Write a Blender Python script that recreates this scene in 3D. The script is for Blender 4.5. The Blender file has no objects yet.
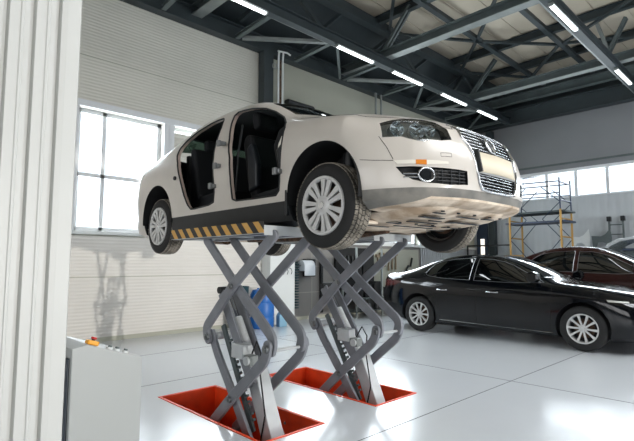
import bpy, bmesh, math, random
from mathutils import Vector, Matrix
from mathutils.geometry import tessellate_polygon
from mathutils.bvhtree import BVHTree
R = math.radians
PI = math.pi
S = bpy.context.scene
COL = S.collection
random.seed(7)
DBG = False; SOLV = 'MANIFOLD'

# ------------------------------------------------------------------ materials
def lin(h):
    if isinstance(h, str):
        h = [int(h[i:i+2], 16) / 255 for i in (0, 2, 4)]
        return tuple(c / 12.92 if c <= .04045 else ((c + .055) / 1.055) ** 2.4 for c in h) + (1,)
    return tuple(h) + (1,)

def setin(b, **kw):
    for k, v in kw.items():
        b.inputs[k.replace('_', ' ')].default_value = v

def mat(name, col, rough=.5, metal=0, coat=0, noise=0, nscale=8, bump=0, bscale=40, spec=.5, emit=None, estr=0, rnoise=0, col2=None, stretch=None, detail=4):
    m = bpy.data.materials.new(name); m.use_nodes = True
    nt = m.node_tree; b = nt.nodes['Principled BSDF']
    c = lin(col)
    setin(b, Base_Color=c, Roughness=rough, Metallic=metal)
    b.inputs['Coat Weight'].default_value = coat
    b.inputs['Coat Roughness'].default_value = .06
    b.inputs['Specular IOR Level'].default_value = spec
    if emit:
        b.inputs['Emission Color'].default_value = lin(emit); b.inputs['Emission Strength'].default_value = estr
    tc = nt.nodes.new('ShaderNodeTexCoord'); mp = nt.nodes.new('ShaderNodeMapping')
    nt.links.new(tc.outputs['Object'], mp.inputs['Vector'])
    if stretch: mp.inputs['Scale'].default_value = stretch
    n = nt.nodes.new('ShaderNodeTexNoise'); n.inputs['Scale'].default_value = nscale; n.inputs['Detail'].default_value = detail
    nt.links.new(mp.outputs[0], n.inputs['Vector'])
    if noise or col2:
        mx = nt.nodes.new('ShaderNodeMix'); mx.data_type = 'RGBA'
        mx.inputs['A'].default_value = c
        mx.inputs['B'].default_value = lin(col2) if col2 else tuple(max(0, x * (1 - noise)) for x in c[:3]) + (1,)
        rp = nt.nodes.new('ShaderNodeValToRGB'); rp.color_ramp.elements[0].position = .38; rp.color_ramp.elements[1].position = .65
        nt.links.new(n.outputs['Fac'], rp.inputs[0]); nt.links.new(rp.outputs[0], mx.inputs['Factor'])
        nt.links.new(mx.outputs['Result'], b.inputs['Base Color'])
    if rnoise:
        mr = nt.nodes.new('ShaderNodeMapRange'); mr.inputs['From Min'].default_value = .3; mr.inputs['From Max'].default_value = .7
        mr.inputs['To Min'].default_value = max(0, rough - rnoise); mr.inputs['To Max'].default_value = rough + rnoise
        nt.links.new(n.outputs['Fac'], mr.inputs['Value']); nt.links.new(mr.outputs[0], b.inputs['Roughness'])
    if bump:
        n2 = nt.nodes.new('ShaderNodeTexNoise'); n2.inputs['Scale'].default_value = bscale; n2.inputs['Detail'].default_value = 3
        nt.links.new(tc.outputs['Object'], n2.inputs['Vector'])
        bp = nt.nodes.new('ShaderNodeBump'); bp.inputs['Strength'].default_value = bump; bp.inputs['Distance'].default_value = .01
        nt.links.new(n2.outputs['Fac'], bp.inputs['Height']); nt.links.new(bp.outputs[0], b.inputs['Normal'])
    return m

def glass_mat(name, tint, opac=.2, rough=.02):
    """thin pane: partly see-through with a glossy face"""
    m = bpy.data.materials.new(name); m.use_nodes = True
    nt = m.node_tree; nt.nodes.clear(); N = nt.nodes.new; L = nt.links.new
    out = N('ShaderNodeOutputMaterial'); tr = N('ShaderNodeBsdfTransparent'); gl = N('ShaderNodeBsdfGlossy')
    tr.inputs['Color'].default_value = lin(tint); gl.inputs['Roughness'].default_value = rough
    fr = N('ShaderNodeFresnel'); fr.inputs['IOR'].default_value = 1.5
    ma = N('ShaderNodeMath'); ma.operation = 'ADD'; ma.use_clamp = True; ma.inputs[1].default_value = opac
    ge = N('ShaderNodeNewGeometry'); iv = N('ShaderNodeMath'); iv.operation = 'SUBTRACT'; iv.inputs[0].default_value = 1; L(ge.outputs['Backfacing'], iv.inputs[1])
    mu = N('ShaderNodeMath'); mu.operation = 'MULTIPLY'; L(fr.outputs[0], mu.inputs[0]); L(iv.outputs[0], mu.inputs[1])
    mx = N('ShaderNodeMixShader'); L(mu.outputs[0], ma.inputs[0]); L(ma.outputs[0], mx.inputs[0])
    L(tr.outputs[0], mx.inputs[1]); L(gl.outputs[0], mx.inputs[2]); L(mx.outputs[0], out.inputs['Surface'])
    return m

# ------------------------------------------------------------------ mesh builder
class MB:
    def __init__(s): s.v = []; s.f = []; s.m = []
    def add(s, verts, faces, mi=0, M=None):
        o = len(s.v)
        s.v += [tuple(M @ Vector(v)) if M else tuple(v) for v in verts]
        s.f += [tuple(i + o for i in f) for f in faces]; s.m += [mi] * len(faces)
        return s
    def box(s, x0, x1, y0, y1, z0, z1, mi=0, M=None):
        v = [(x, y, z) for x in (x0, x1) for y in (y0, y1) for z in (z0, z1)]
        return s.add(v, [(0, 1, 3, 2), (4, 6, 7, 5), (0, 4, 5, 1), (2, 3, 7, 6), (0, 2, 6, 4), (1, 5, 7, 3)], mi, M)
    def prism(s, poly, a, b, axis='x', mi=0, M=None):
        """poly of 2-D points swept from a to b along axis"""
        def P(p, t):
            return {'x': (t, p[0], p[1]), 'y': (p[0], t, p[1]), 'z': (p[0], p[1], t)}[axis]
        n = len(poly)
        v = [P(p, a) for p in poly] + [P(p, b) for p in poly]
        f = [tuple(range(n))[::-1], tuple(range(n, 2 * n))] + [(i, (i + 1) % n, n + (i + 1) % n, n + i) for i in range(n)]
        return s.add(v, f, mi, M)
    def sweep(s, pts, d0, d1, mi=0):
        """3-D outline pushed by the two vectors d0 and d1: a closed prism"""
        n = len(pts); v = [tuple(Vector(p) + Vector(d0)) for p in pts] + [tuple(Vector(p) + Vector(d1)) for p in pts]
        d = (Vector(d0) - Vector(d1)).normalized(); ax = d.orthogonal().normalized(); ay = d.cross(ax)
        tr = tessellate_polygon([[Vector((Vector(p).dot(ax), Vector(p).dot(ay), 0)) for p in pts]])
        f = [tuple(t) for t in tr] + [tuple(i + n for i in t)[::-1] for t in tr]
        for i in range(n):
            j = (i + 1) % n
            f += [(i, j, n + j), (i, n + j, n + i)]
        o = len(s.v); s.add(v, f, mi)
        return s
    def cyl(s, p0, p1, r0, r1=None, n=16, mi=0, caps=True):
        p0, p1 = Vector(p0), Vector(p1); r1 = r0 if r1 is None else r1
        q = (p1 - p0).to_track_quat('Z', 'Y'); L = (p1 - p0).length
        v = []
        for r, z in ((r0, 0), (r1, L)):
            for i in range(n):
                a = 2 * PI * i / n
                v.append(p0 + q @ Vector((r * math.cos(a), r * math.sin(a), z)))
        f = [(i, (i + 1) % n, n + (i + 1) % n, n + i) for i in range(n)]
        if caps: f += [tuple(range(n))[::-1], tuple(range(n, 2 * n))]
        return s.add(v, f, mi)
    def tube(s, pts, r, n=8, mi=0, closed=False):
        pts = [Vector(p) for p in pts]; m = len(pts); v = []; up = None
        for k, p in enumerate(pts):
            if closed: t = pts[(k + 1) % m] - pts[k - 1]
            else: t = pts[min(k + 1, m - 1)] - pts[max(k - 1, 0)]
            t.normalize()
            if up is None: up = t.orthogonal().normalized()
            up = (up - t * up.dot(t)); up = up.normalized() if up.length > 1e-6 else t.orthogonal().normalized()
            w = t.cross(up)
            for i in range(n):
                a = 2 * PI * i / n
                v.append(p + (up * math.cos(a) + w * math.sin(a)) * (r[k] if isinstance(r, (list, tuple)) else r))
        f = []
        for k in range(m if closed else m - 1):
            k2 = (k + 1) % m
            f += [(k * n + i, k * n + (i + 1) % n, k2 * n + (i + 1) % n, k2 * n + i) for i in range(n)]
        if not closed: f += [tuple(range(n))[::-1], tuple(range((m - 1) * n, m * n))]
        return s.add(v, f, mi)
    def lathe(s, prof, c=(0, 0, 0), axis='x', n=48, mi=0, a0=0, a1=2 * PI, capends=False):
        """prof: (radius, along) pairs spun about axis"""
        full = abs(a1 - a0 - 2 * PI) < 1e-6; m = len(prof); v = []; cnt = n if full else n + 1
        for i in range(cnt):
            a = a0 + (a1 - a0) * i / n; ca, sa = math.cos(a), math.sin(a)
            for r, t in prof:
                p = {'x': (t, r * ca, r * sa), 'y': (r * ca, t, r * sa), 'z': (r * ca, r * sa, t)}[axis]
                v.append((p[0] + c[0], p[1] + c[1], p[2] + c[2]))
        f = []
        for i in range(n):
            j = (i + 1) % cnt
            f += [(i * m + k, j * m + k, j * m + k + 1, i * m + k + 1) for k in range(m - 1)]
        return s.add(v, f, mi)
    def bar(s, p0, p1, w, h, mi=0, up=(0, 0, 1), roll=0):
        """rectangular bar between two points; w across, h along up"""
        p0, p1 = Vector(p0), Vector(p1); t = (p1 - p0).normalized(); up = Vector(up)
        side = t.cross(up); side = side.normalized() if side.length > 1e-5 else Vector((1, 0, 0)); u = side.cross(t)
        v = [p + side * a * w / 2 + u * b * h / 2 for p in (p0, p1) for a in (-1, 1) for b in (-1, 1)]
        return s.add(v, [(0, 1, 3, 2), (4, 6, 7, 5), (0, 4, 5, 1), (2, 3, 7, 6), (0, 2, 6, 4), (1, 5, 7, 3)], mi)
    def ibeam(s, p0, p1, w, h, t=.012, mi=0):
        p0, p1 = Vector(p0), Vector(p1); u = Vector((0, 0, h / 2 - t / 2))
        s.bar(p0 + u, p1 + u, w, t, mi); s.bar(p0 - u, p1 - u, w, t, mi); s.bar(p0, p1, t, h - 2 * t, mi)
        return s
    def mirror(s):
        n = len(s.v); s.v += [(-x, y, z) for x, y, z in s.v]; s.f += [tuple(i + n for i in f)[::-1] for f in s.f]; s.m += s.m[:]
        return s
    def mesh(s, name, mats, smooth=0, merge=0):
        me = bpy.data.meshes.new(name); me.from_pydata([tuple(v) for v in s.v], [], s.f)
        for m in (mats if isinstance(mats, (list, tuple)) else [mats]): me.materials.append(m)
        me.polygons.foreach_set('material_index', s.m)
        fix(me, smooth, merge)
        return me
    def build(s, name, mats, parent=None, smooth=0, merge=0, bevel=0, loc=None, rot=None):
        o = bpy.data.objects.new(name, s.mesh(name, mats, smooth, merge)); COL.objects.link(o)
        if parent: o.parent = parent
        if loc: o.location = loc
        if rot: o.rotation_euler = rot
        if bevel:
            b = o.modifiers.new('bevel', 'BEVEL'); b.width = bevel; b.segments = 2; b.limit_method = 'ANGLE'; b.angle_limit = R(40)
        return o

def fix(me, smooth=0, merge=0, recalc=True):
    """consistent normals; smooth = angle in degrees above which an edge stays sharp"""
    bm = bmesh.new(); bm.from_mesh(me)
    if merge: bmesh.ops.remove_doubles(bm, verts=bm.verts, dist=merge)
    if recalc: bmesh.ops.recalc_face_normals(bm, faces=bm.faces)
    if smooth:
        for f in bm.faces: f.smooth = True
        for e in bm.edges:
            e.smooth = not (len(e.link_faces) == 2 and e.calc_face_angle(0) > R(smooth))
    bm.to_mesh(me); bm.free(); me.update()

def apply_mods(o):
    dg = bpy.context.evaluated_depsgraph_get(); dg.update()
    me = bpy.data.meshes.new_from_object(o.evaluated_get(dg))
    o.modifiers.clear(); o.data = me
    return o

def solidify(o, th, offset=-1, matofs=0):
    m = o.modifiers.new('s', 'SOLIDIFY'); m.thickness = th; m.offset = offset; m.material_offset = matofs; m.use_even_offset = False
    return apply_mods(o)

def boolean(o, cutter, op='DIFFERENCE', keep=False):
    m = o.modifiers.new('b', 'BOOLEAN'); m.object = cutter; m.operation = op; m.solver = SOLV
    apply_mods(o)
    if DBG: bm = bmesh.new(); bm.from_mesh(o.data); print('BOOL', o.name, op, len(bm.faces), round(bm.calc_volume(signed=True), 4), sum(not e.is_manifold for e in bm.edges)); bm.free()
    if not keep: bpy.data.objects.remove(cutter)
    return o

def tag(o, label=None, cat=None, group=None, kind=None):
    if label: o['label'] = label
    if cat: o['category'] = cat
    if group: o['group'] = group
    if kind: o['kind'] = kind
    return o
def struct(o): o['kind'] = 'structure'; return o
def empty(name, loc=(0, 0, 0), rz=0):
    o = bpy.data.objects.new(name, None); COL.objects.link(o); o.location = loc; o.rotation_euler = (0, 0, rz); return o
def kids(o): return [c for c in bpy.data.objects if c.parent == o]
def copy_tree(o, parent=None):
    c = o.copy(); COL.objects.link(c)
    if parent: c.parent = parent
    for ch in kids(o): copy_tree(ch, c)
    return c

# ------------------------------------------------------------------ curves through tables
def tab(xs, ys, x):
    """Catmull-Rom style interpolation through a table (monotone slopes)"""
    n = len(xs)
    if x <= xs[0]: return ys[0]
    if x >= xs[-1]: return ys[-1]
    i = max(k for k in range(n - 1) if xs[k] <= x)
    def sl(k):
        if k == 0: return (ys[1] - ys[0]) / (xs[1] - xs[0])
        if k == n - 1: return (ys[-1] - ys[-2]) / (xs[-1] - xs[-2])
        a = (ys[k] - ys[k-1]) / (xs[k] - xs[k-1]); b = (ys[k+1] - ys[k]) / (xs[k+1] - xs[k])
        if a * b <= 0: return 0
        h0, h1 = xs[k] - xs[k-1], xs[k+1] - xs[k]
        return 3 * (h0 + h1) / ((2 * h1 + h0) / a + (h1 + 2 * h0) / b)
    h = xs[i+1] - xs[i]; t = (x - xs[i]) / h
    return (2*t**3 - 3*t*t + 1) * ys[i] + (t**3 - 2*t*t + t) * h * sl(i) + (-2*t**3 + 3*t*t) * ys[i+1] + (t**3 - t*t) * h * sl(i+1)

def hull(T, nose, tail, c0, c1, n=90, fade_f=-.2, fade_r=3.2, segs=(3, 2, 4, 6, 7, 4, 3)):
    """closed car body surface lofted from cross-sections.
    T: dict of tables over the station c: rows of P0..P7 (half width, height)"""
    cs = T['c']; P = T['P']      # P[k] = list over stations of (w, z)
    def ctrl(c): return [(tab(cs, [q[0] for q in P[k]], c), tab(cs, [q[1] for q in P[k]], c)) for k in range(8)]
    def loop(c):
        C = ctrl(c); half = []
        for k in range(7):
            p0 = C[k-1] if k else C[1]; p1, p2 = C[k], C[k+1]; p3 = C[k+2] if k < 6 else C[5]
            if k in (0,): p0 = p1
            if k == 0: p3 = p2
            if k == 1: p0 = p1
            if k == 6: p3 = (-C[6][0], C[6][1])
            for i in range(segs[k]):
                t = i / segs[k]
                if k <= 1: q = (p1[0] + (p2[0]-p1[0])*t, p1[1] + (p2[1]-p1[1])*t)
                else:
                    q = tuple(.5 * ((2*b) + (-a + cc)*t + (2*a - 5*b + 4*cc - d)*t*t + (-a + 3*b - 3*cc + d)*t**3) for a, b, cc, d in zip(p0, p1, p2, p3))
                half.append(q)
        half.append(C[7])
        return [(-w, z) for w, z in half] + [(w, z) for w, z in half[-2:0:-1]]
    # denser stations near both ends
    st = []
    for i in range(n):
        t = i / (n - 1); st.append(c0 + (c1 - c0) * (t - .07 * math.sin(4 * PI * t) * .5 if False else t))
    extra = [c0 + d for d in (.012, .03)] + [c1 - d for d in (.012, .03)]
    st = sorted(st + extra)
    def Y(x, z, c):
        y = c
        if c < fade_f: y += nose(x, z) * (fade_f - c) / (fade_f - c0)
        if c > fade_r: y += tail(x, z) * (c - fade_r) / (c1 - fade_r)
        return y
    V = []; F = []
    loops = [loop(c) for c in st]; m = len(loops[0])
    for c, lp in zip(st, loops): V += [(x, Y(x, z, c), z) for x, z in lp]
    for k in range(len(st) - 1):
        F += [(k*m + i, k*m + (i+1) % m, (k+1)*m + (i+1) % m, (k+1)*m + i) for i in range(m)]
    for end in (0, 1):
        lp = loops[-1 if end else 0]; c = st[-1 if end else 0]; base = (len(st) - 1) * m if end else 0
        zc = sum(z for x, z in lp) / m; prev = list(range(base, base + m))
        for sc in (.985, .95, .9, .83, .75, .65, .55, .45, .35, .25, .15, .07):
            o = len(V)
            for x, z in lp:
                X, Z = x * sc, zc + (z - zc) * sc
                V.append((X, Y(X, Z, c) , Z))
            F += [(prev[i], o + i, o + (i+1) % m, prev[(i+1) % m]) if not end else (prev[(i+1) % m], o + (i+1) % m, o + i, prev[i]) for i in range(m)]
            prev = list(range(o, o + m))
        o = len(V); V.append((0, Y(0, zc, c), zc))
        F += [(prev[i], o, prev[(i+1) % m]) for i in range(m)]
    b = MB(); b.v = V; b.f = F; b.m = [0] * len(F)
    return b
# ------------------------------------------------------------------ camera
CAMZ = 1.28569
cam = bpy.data.objects.new('camera', bpy.data.cameras.new('camera')); COL.objects.link(cam); S.camera = cam
cam.data.sensor_width = 36; cam.data.sensor_fit = 'HORIZONTAL'; cam.data.lens = 472.35 * 36 / 634
cam.data.clip_start = .05
_y, _p, _r = R(46.183), R(5.107), R(.07)
_F = Vector((math.cos(_p) * math.cos(_y), math.cos(_p) * math.sin(_y), math.sin(_p)))
_R0 = Vector((math.sin(_y), -math.cos(_y), 0)); _U0 = _R0.cross(_F)
_Rt = _R0 * math.cos(_r) + _U0 * math.sin(_r); _U = -_R0 * math.sin(_r) + _U0 * math.cos(_r)
_M = Matrix((_Rt, _U, -_F)).transposed().to_4x4(); _M.translation = Vector((0, 0, CAMZ)); cam.matrix_world = _M
def pixray(u, v):
    return (_F + _Rt * ((u - 317) / 472.35) + _U * ((220.5 - v) / 472.35)).normalized()
# ------------------------------------------------------------------ shared materials
M = {}
M['white_paint'] = mat('cream_paint', 'ccc6bd', .3, coat=.35, noise=.06, nscale=3)
M['primer'] = mat('bare_door_frame', 'c6b4a8', .5, noise=.1, nscale=6)
M['black_trim'] = mat('black_plastic', '14181b', .5, noise=.3, nscale=10)
M['grey_trim'] = mat('scuffed_grey_plastic', '5c5c58', .5, nscale=5, col2='86827a')
M['interior'] = mat('dark_interior', '0d0f11', .8)
M['seat'] = mat('seat_fabric', '15181c', .75, bump=.2, bscale=120)
M['seat_trim'] = mat('seat_leatherette', '20252b', .4)
M['under'] = mat('dusty_underbody', 'e6d6c2', .8, nscale=6, col2='a8927a', bump=.5, bscale=14)
M['rubber'] = mat('tire_rubber', '1b1b1b', .75, bump=.1, bscale=60)
M['rubber_dusty'] = mat('dusty_tire_tread', '958e82', .85, nscale=9, col2='5c574e')
M['chrome'] = mat('chrome', 'c8cacc', .12, 1)
M['silver'] = mat('silver_paint', 'c8c8c6', .32, .1, coat=.3)
M['steel'] = mat('brushed_steel', '8c8f90', .35, .9)
M['rust'] = mat('rusty_metal', '6b5240', .7, .3, col2='3a2c22', nscale=20)
M['lens'] = glass_mat('clear_lens', 'f2f5f5', .03)
M['window'] = glass_mat('tinted_window', '8fa098', .08)
M['dark_window'] = glass_mat('dark_tinted_window', '10151a', .10)
M['windshield'] = glass_mat('windshield_glass', '708078', .12)
M['lamp_inner'] = mat('lamp_reflector', 'b9bab4', .3, .2)
M['amber'] = mat('amber_lens', 'd9822b', .3)
M['pale_plastic'] = mat('pale_translucent_plastic', 'e6e2d6', .15)
M['red_lens'] = mat('red_lens', '4a0c0a', .2, coat=.4)
M['plate'] = mat('blank_plate', 'd9cfb8', .55)
M['gap'] = mat('panel_gap', '2a2522', .9)
M['grille_black'] = mat('grille_black', '0e1012', .5)
M['dark_glass'] = mat('dark_car_glass', '06080a', .04, spec=.8)
def wave_mat(name, col, axis, pitch, dist=.01, rough=.5, strength=.6, noise=.05, col2=None, sharp=False, metal=0):
    """ribbed sheet: a bump wave running along one axis"""
    m = mat(name, col, rough, metal, noise=noise, nscale=1.2, col2=col2)
    nt = m.node_tree; N = nt.nodes.new; L = nt.links.new; b = nt.nodes['Principled BSDF']
    tc = N('ShaderNodeTexCoord'); sp = N('ShaderNodeSeparateXYZ'); L(tc.outputs['Object'], sp.inputs[0])
    mu = N('ShaderNodeMath'); mu.operation = 'MULTIPLY'; mu.inputs[1].default_value = 2 * PI / pitch; L(sp.outputs[axis], mu.inputs[0])
    si = N('ShaderNodeMath'); si.operation = 'SINE'; L(mu.outputs[0], si.inputs[0])
    o = si.outputs[0]
    bp = N('ShaderNodeBump'); bp.inputs['Strength'].default_value = strength; bp.inputs['Distance'].default_value = dist
    L(o, bp.inputs['Height']); L(bp.outputs[0], b.inputs['Normal'])
    return m
def stripe_mat(name, a, b_, period, slant=1):
    m = mat(name, a, .45)
    nt = m.node_tree; N = nt.nodes.new; L = nt.links.new; b = nt.nodes['Principled BSDF']
    tc = N('ShaderNodeTexCoord'); sp = N('ShaderNodeSeparateXYZ'); L(tc.outputs['Object'], sp.inputs[0])
    mz = N('ShaderNodeMath'); mz.operation = 'MULTIPLY'; mz.inputs[1].default_value = slant; L(sp.outputs['Z'], mz.inputs[0])
    ad = N('ShaderNodeMath'); ad.operation = 'ADD'; L(sp.outputs['Y'], ad.inputs[0]); L(mz.outputs[0], ad.inputs[1])
    dv = N('ShaderNodeMath'); dv.operation = 'DIVIDE'; dv.inputs[1].default_value = period; L(ad.outputs[0], dv.inputs[0])
    fr = N('ShaderNodeMath'); fr.operation = 'FRACT'; L(dv.outputs[0], fr.inputs[0])
    gt = N('ShaderNodeMath'); gt.operation = 'GREATER_THAN'; gt.inputs[1].default_value = .5; L(fr.outputs[0], gt.inputs[0])
    mx = N('ShaderNodeMix'); mx.data_type = 'RGBA'; mx.inputs['A'].default_value = lin(a); mx.inputs['B'].default_value = lin(b_)
    L(gt.outputs[0], mx.inputs['Factor']); L(mx.outputs['Result'], b.inputs['Base Color'])
    return m
M['floor'] = mat('grey_epoxy_floor', 'd2d6d9', .19, noise=.05, nscale=.9, rnoise=.06, spec=.4)
M['wall_white'] = wave_mat('white_ribbed_cladding', 'cfccc6', 'Z', .055, .008, .5, .28)
M['wall_upper'] = wave_mat('grey_ribbed_cladding', 'cfcdc3', 'Z', .055, .008, .5, .4)
M['wall_far'] = wave_mat('far_ribbed_cladding', 'b9bec1', 'Y', .20, .02, .55, .3)
M['wall_smooth'] = mat('smooth_grey_panel', 'a4a597', .6, noise=.08, nscale=1)
M['tile'] = mat('grey_wall_tile', '7c7a77', .35, noise=.06, nscale=2)
M['far_upper'] = mat('dark_grey_upper_panel', '7f8184', .7, noise=.06, nscale=1)
M['white_frame'] = mat('white_window_frame', 'd5d8da', .4)
M['white_metal'] = mat('white_sheet_metal', 'd3d7d6', .38, noise=.03, nscale=2)
M['pane'] = glass_mat('window_pane', 'f4f8fa', .02)
M['steel_dark'] = mat('dark_painted_steel', '343d40', .5, noise=.15, nscale=3)
M['steel_mid'] = mat('grey_painted_steel', '5a6464', .5, noise=.2, nscale=3)
M['steel_light'] = mat('galvanised_steel', '8e9492', .4, .15, noise=.2, nscale=4)
M['roof'] = mat('beige_roof_sheet', 'c4baa8', .75, noise=.1, nscale=.8)
M['lift_grey'] = mat('grey_lift_paint', '83868c', .38, .1, noise=.12, nscale=9)
M['lift_light'] = mat('light_grey_lift_paint', 'c6cacb', .36, .1, noise=.08, nscale=9)
M['pit_red'] = mat('red_orange_pit_paint', 'ee4a16', .5, noise=.15, nscale=7)
M['hazard'] = stripe_mat('hazard_stripes', 'd0a050', '1e1c1c', .148, -1.0)
M['tube'] = mat('lit_tube', 'ffffff', .5, emit='f4fbff', estr=7)
M['blue'] = mat('blue_barrel_plastic', '1c5fa8', .4)
M['lightblue'] = mat('pale_blue_plastic', '7fa9c0', .4)
M['yellow'] = mat('yellow_scaffold_paint', 'b98f45', .5)
M['blue_steel'] = mat('blue_grey_steel', '2c3a50', .5)
M['cab_grey'] = mat('light_grey_cabinet_paint', 'a3a6a4', .42, coat=.15)
M['cab_dark'] = mat('dark_cabinet_panel', '27313b', .4)
M['orange'] = mat('orange_yellow_plastic', 'e8a01c', .4)
M['red'] = mat('red_button', 'b01812', .35)
M['paper'] = mat('paper_roll', 'c5ccd2', .8)
M['hose'] = mat('green_blue_hose', '26444a', .5)
M['wood_plank'] = mat('worn_plank', '4a5354', .8)
M['tool'] = mat('tool_wood', '86765f', .6)
M['column_white'] = mat('white_column_sheet', 'bcbdb9', .42, noise=.03, nscale=2)
M['shade_wall'] = mat('dim_back_wall', '6a6e70', .7)
# ------------------------------------------------------------------ white saloon on the lift
PT = dict(c=[-.885, -.84, -.78, -.6, -.3, 0, .3, .5, .7, .9, 1.15, 1.5, 1.9, 2.3, 2.6, 2.9, 3.2, 3.5, 3.75, 3.855])
def row(*a): return list(zip(a[::2], a[1::2]))
nS = len(PT['c'])
zb = [.315, .295, .285, .275, .25, .20] + [.19] * 10 + [.20, .22, .27, .33]
PT['P'] = [
    [(0, z) for z in zb],
    [(w, z) for w, z in zip([.66, .70, .73, .76] + [.78] * 12 + [.78, .74, .66, .60], zb)],
    [(w, z + dz) for w, z, dz in zip([.72, .77, .81, .85, .865] + [.87] * 11 + [.86, .82, .74, .68], zb, [.04] * nS)],
    [(.735, .50), (.80, .50), (.84, .50), (.885, .52), (.903, .55), (.91, .58), (.91, .6), (.91, .6), (.91, .6), (.91, .6), (.91, .6), (.91, .6), (.91, .6), (.91, .62), (.91, .63), (.91, .64), (.905, .64), (.875, .64), (.81, .64), (.76, .63)],
    [(.70, .70), (.765, .73), (.805, .755), (.85, .80), (.872, .86), (.88, .90), (.882, .93), (.88, .95), (.88, .96), (.88, .97), (.88, .98), (.88, .99), (.88, 1.0), (.88, 1.01), (.88, 1.01), (.875, 1.01), (.865, 1.0), (.835, .98), (.77, .94), (.70, .88)],
    [(.60, .78), (.655, .82), (.69, .85), (.715, .895), (.72, .95), (.72, 1.01), (.71, 1.065), (.70, 1.115), (.68, 1.205), (.655, 1.30), (.63, 1.395), (.61, 1.445), (.605, 1.455), (.61, 1.42), (.615, 1.36), (.635, 1.25), (.67, 1.13), (.68, 1.09), (.66, 1.06), (.60, .98)],
    [(.32, .81), (.35, .85), (.37, .885), (.38, .945), (.38, 1.015), (.38, 1.07), (.38, 1.125), (.38, 1.195), (.37, 1.295), (.36, 1.39), (.35, 1.46), (.34, 1.50), (.34, 1.51), (.34, 1.475), (.34, 1.415), (.35, 1.30), (.36, 1.175), (.36, 1.13), (.35, 1.10), (.32, 1.03)],
    [(0, .815), (0, .86), (0, .90), (0, .96), (0, 1.035), (0, 1.09), (0, 1.15), (0, 1.225), (0, 1.325), (0, 1.42), (0, 1.485), (0, 1.52), (0, 1.525), (0, 1.49), (0, 1.43), (0, 1.315), (0, 1.185), (0, 1.14), (0, 1.11), (0, 1.04)]]
def p_nose(x, z):
    return .45 * (abs(x) / .91) ** 3.5 + tab([.2, .3, .42, .55, .68, .76, .84, 1], [.10, .03, 0, .005, .035, .075, .12, .2], z)
def p_tail(x, z):
    return -.30 * (abs(x) / .91) ** 3.6 - tab([.2, .4, .55, .8, .95, 1.1], [.10, .02, 0, .05, .09, .05], z)
def passat_hull(): return hull(PT, p_nose, p_tail, -.885, 3.855, 110)
PAX = Vector((2.34603, 2.39143, 1.69361)); PAN = -.018843
P_LOC = PAX + Vector((math.cos(PAN), math.sin(PAN), 0)) * .88 - Vector((0, 0, .316))
#STOP
# ------------------------------------------------------------------ car helpers
def patch(hb, center, rad):
    """faces of the body surface near a point, as a mesh builder"""
    c = Vector(center); keep = []
    for k, f in enumerate(hb.f):
        g = sum((Vector(hb.v[i]) for i in f), Vector()) / len(f)
        if all(abs(g[i] - c[i]) < rad[i] for i in range(3)): keep.append(f)
    idx = {}; b = MB()
    for f in keep:
        for i in f:
            if i not in idx: idx[i] = len(b.v); b.v.append(hb.v[i])
    b.f = [tuple(idx[i] for i in f) for f in keep]; b.m = [0] * len(keep)
    return b
def panel(name, hb, outline, d, m, parent, off=0, th=.006, back=.1, smooth=40):
    """a piece of the body surface inside an outline swept along d"""
    pts = [Vector(p) for p in outline]; d = Vector(d).normalized()
    lo = [min(p[i] for p in pts) for i in range(3)]; hi = [max(p[i] for p in pts) for i in range(3)]
    b = patch(hb, [(a + c) / 2 for a, c in zip(lo, hi)], [(c - a) / 2 + .12 + abs(dd) * back for a, c, dd in zip(lo, hi, d)])
    me = b.mesh('t', [m]); o = bpy.data.objects.new(name, me); COL.objects.link(o)
    # recalc may flip an open patch; make its normals point along d
    if sum((f.normal.dot(d) * f.area for f in me.polygons)) < 0: me.flip_normals()
    if off:
        nrm = [v.normal.copy() for v in me.vertices]
        for v, n in zip(me.vertices, nrm): v.co += n * off
    solidify(o, th, -1)
    c = MB().sweep(pts, d * .12, -d * back).build('cut', [m])
    boolean(o, c, 'INTERSECT')
    fix(o.data, smooth)
    o.parent = parent
    return o
def drape(bv, pts, r, m, name, parent, step=.03, lift=0, n=5, side=0):
    """thin strip lying on a surface along a path"""
    out = []
    for a, b in zip(pts, pts[1:]):
        a, b = Vector(a), Vector(b); k = max(1, int((b - a).length / step))
        for i in range(k + (b == Vector(pts[-1]))):
            q = a.lerp(b, i / k); h = bv.ray_cast(Vector((side * 2, q.y, q.z)), Vector((-side, 0, 0))) if side else bv.find_nearest(q)
            if h[0]: out.append(h[0] + (h[1] * lift if lift else Vector()))
    return MB().tube(out, r, n).build(name, m, parent, smooth=60)
def mx(pts): return [(-p[0], p[1], p[2]) for p in pts]
def arch_cut(cb, y, z, r, w_in=.5):
    for s in (-1, 1): cb.cyl((s * w_in, y, z), (s * 1.3, y, z), r, n=56)
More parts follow.
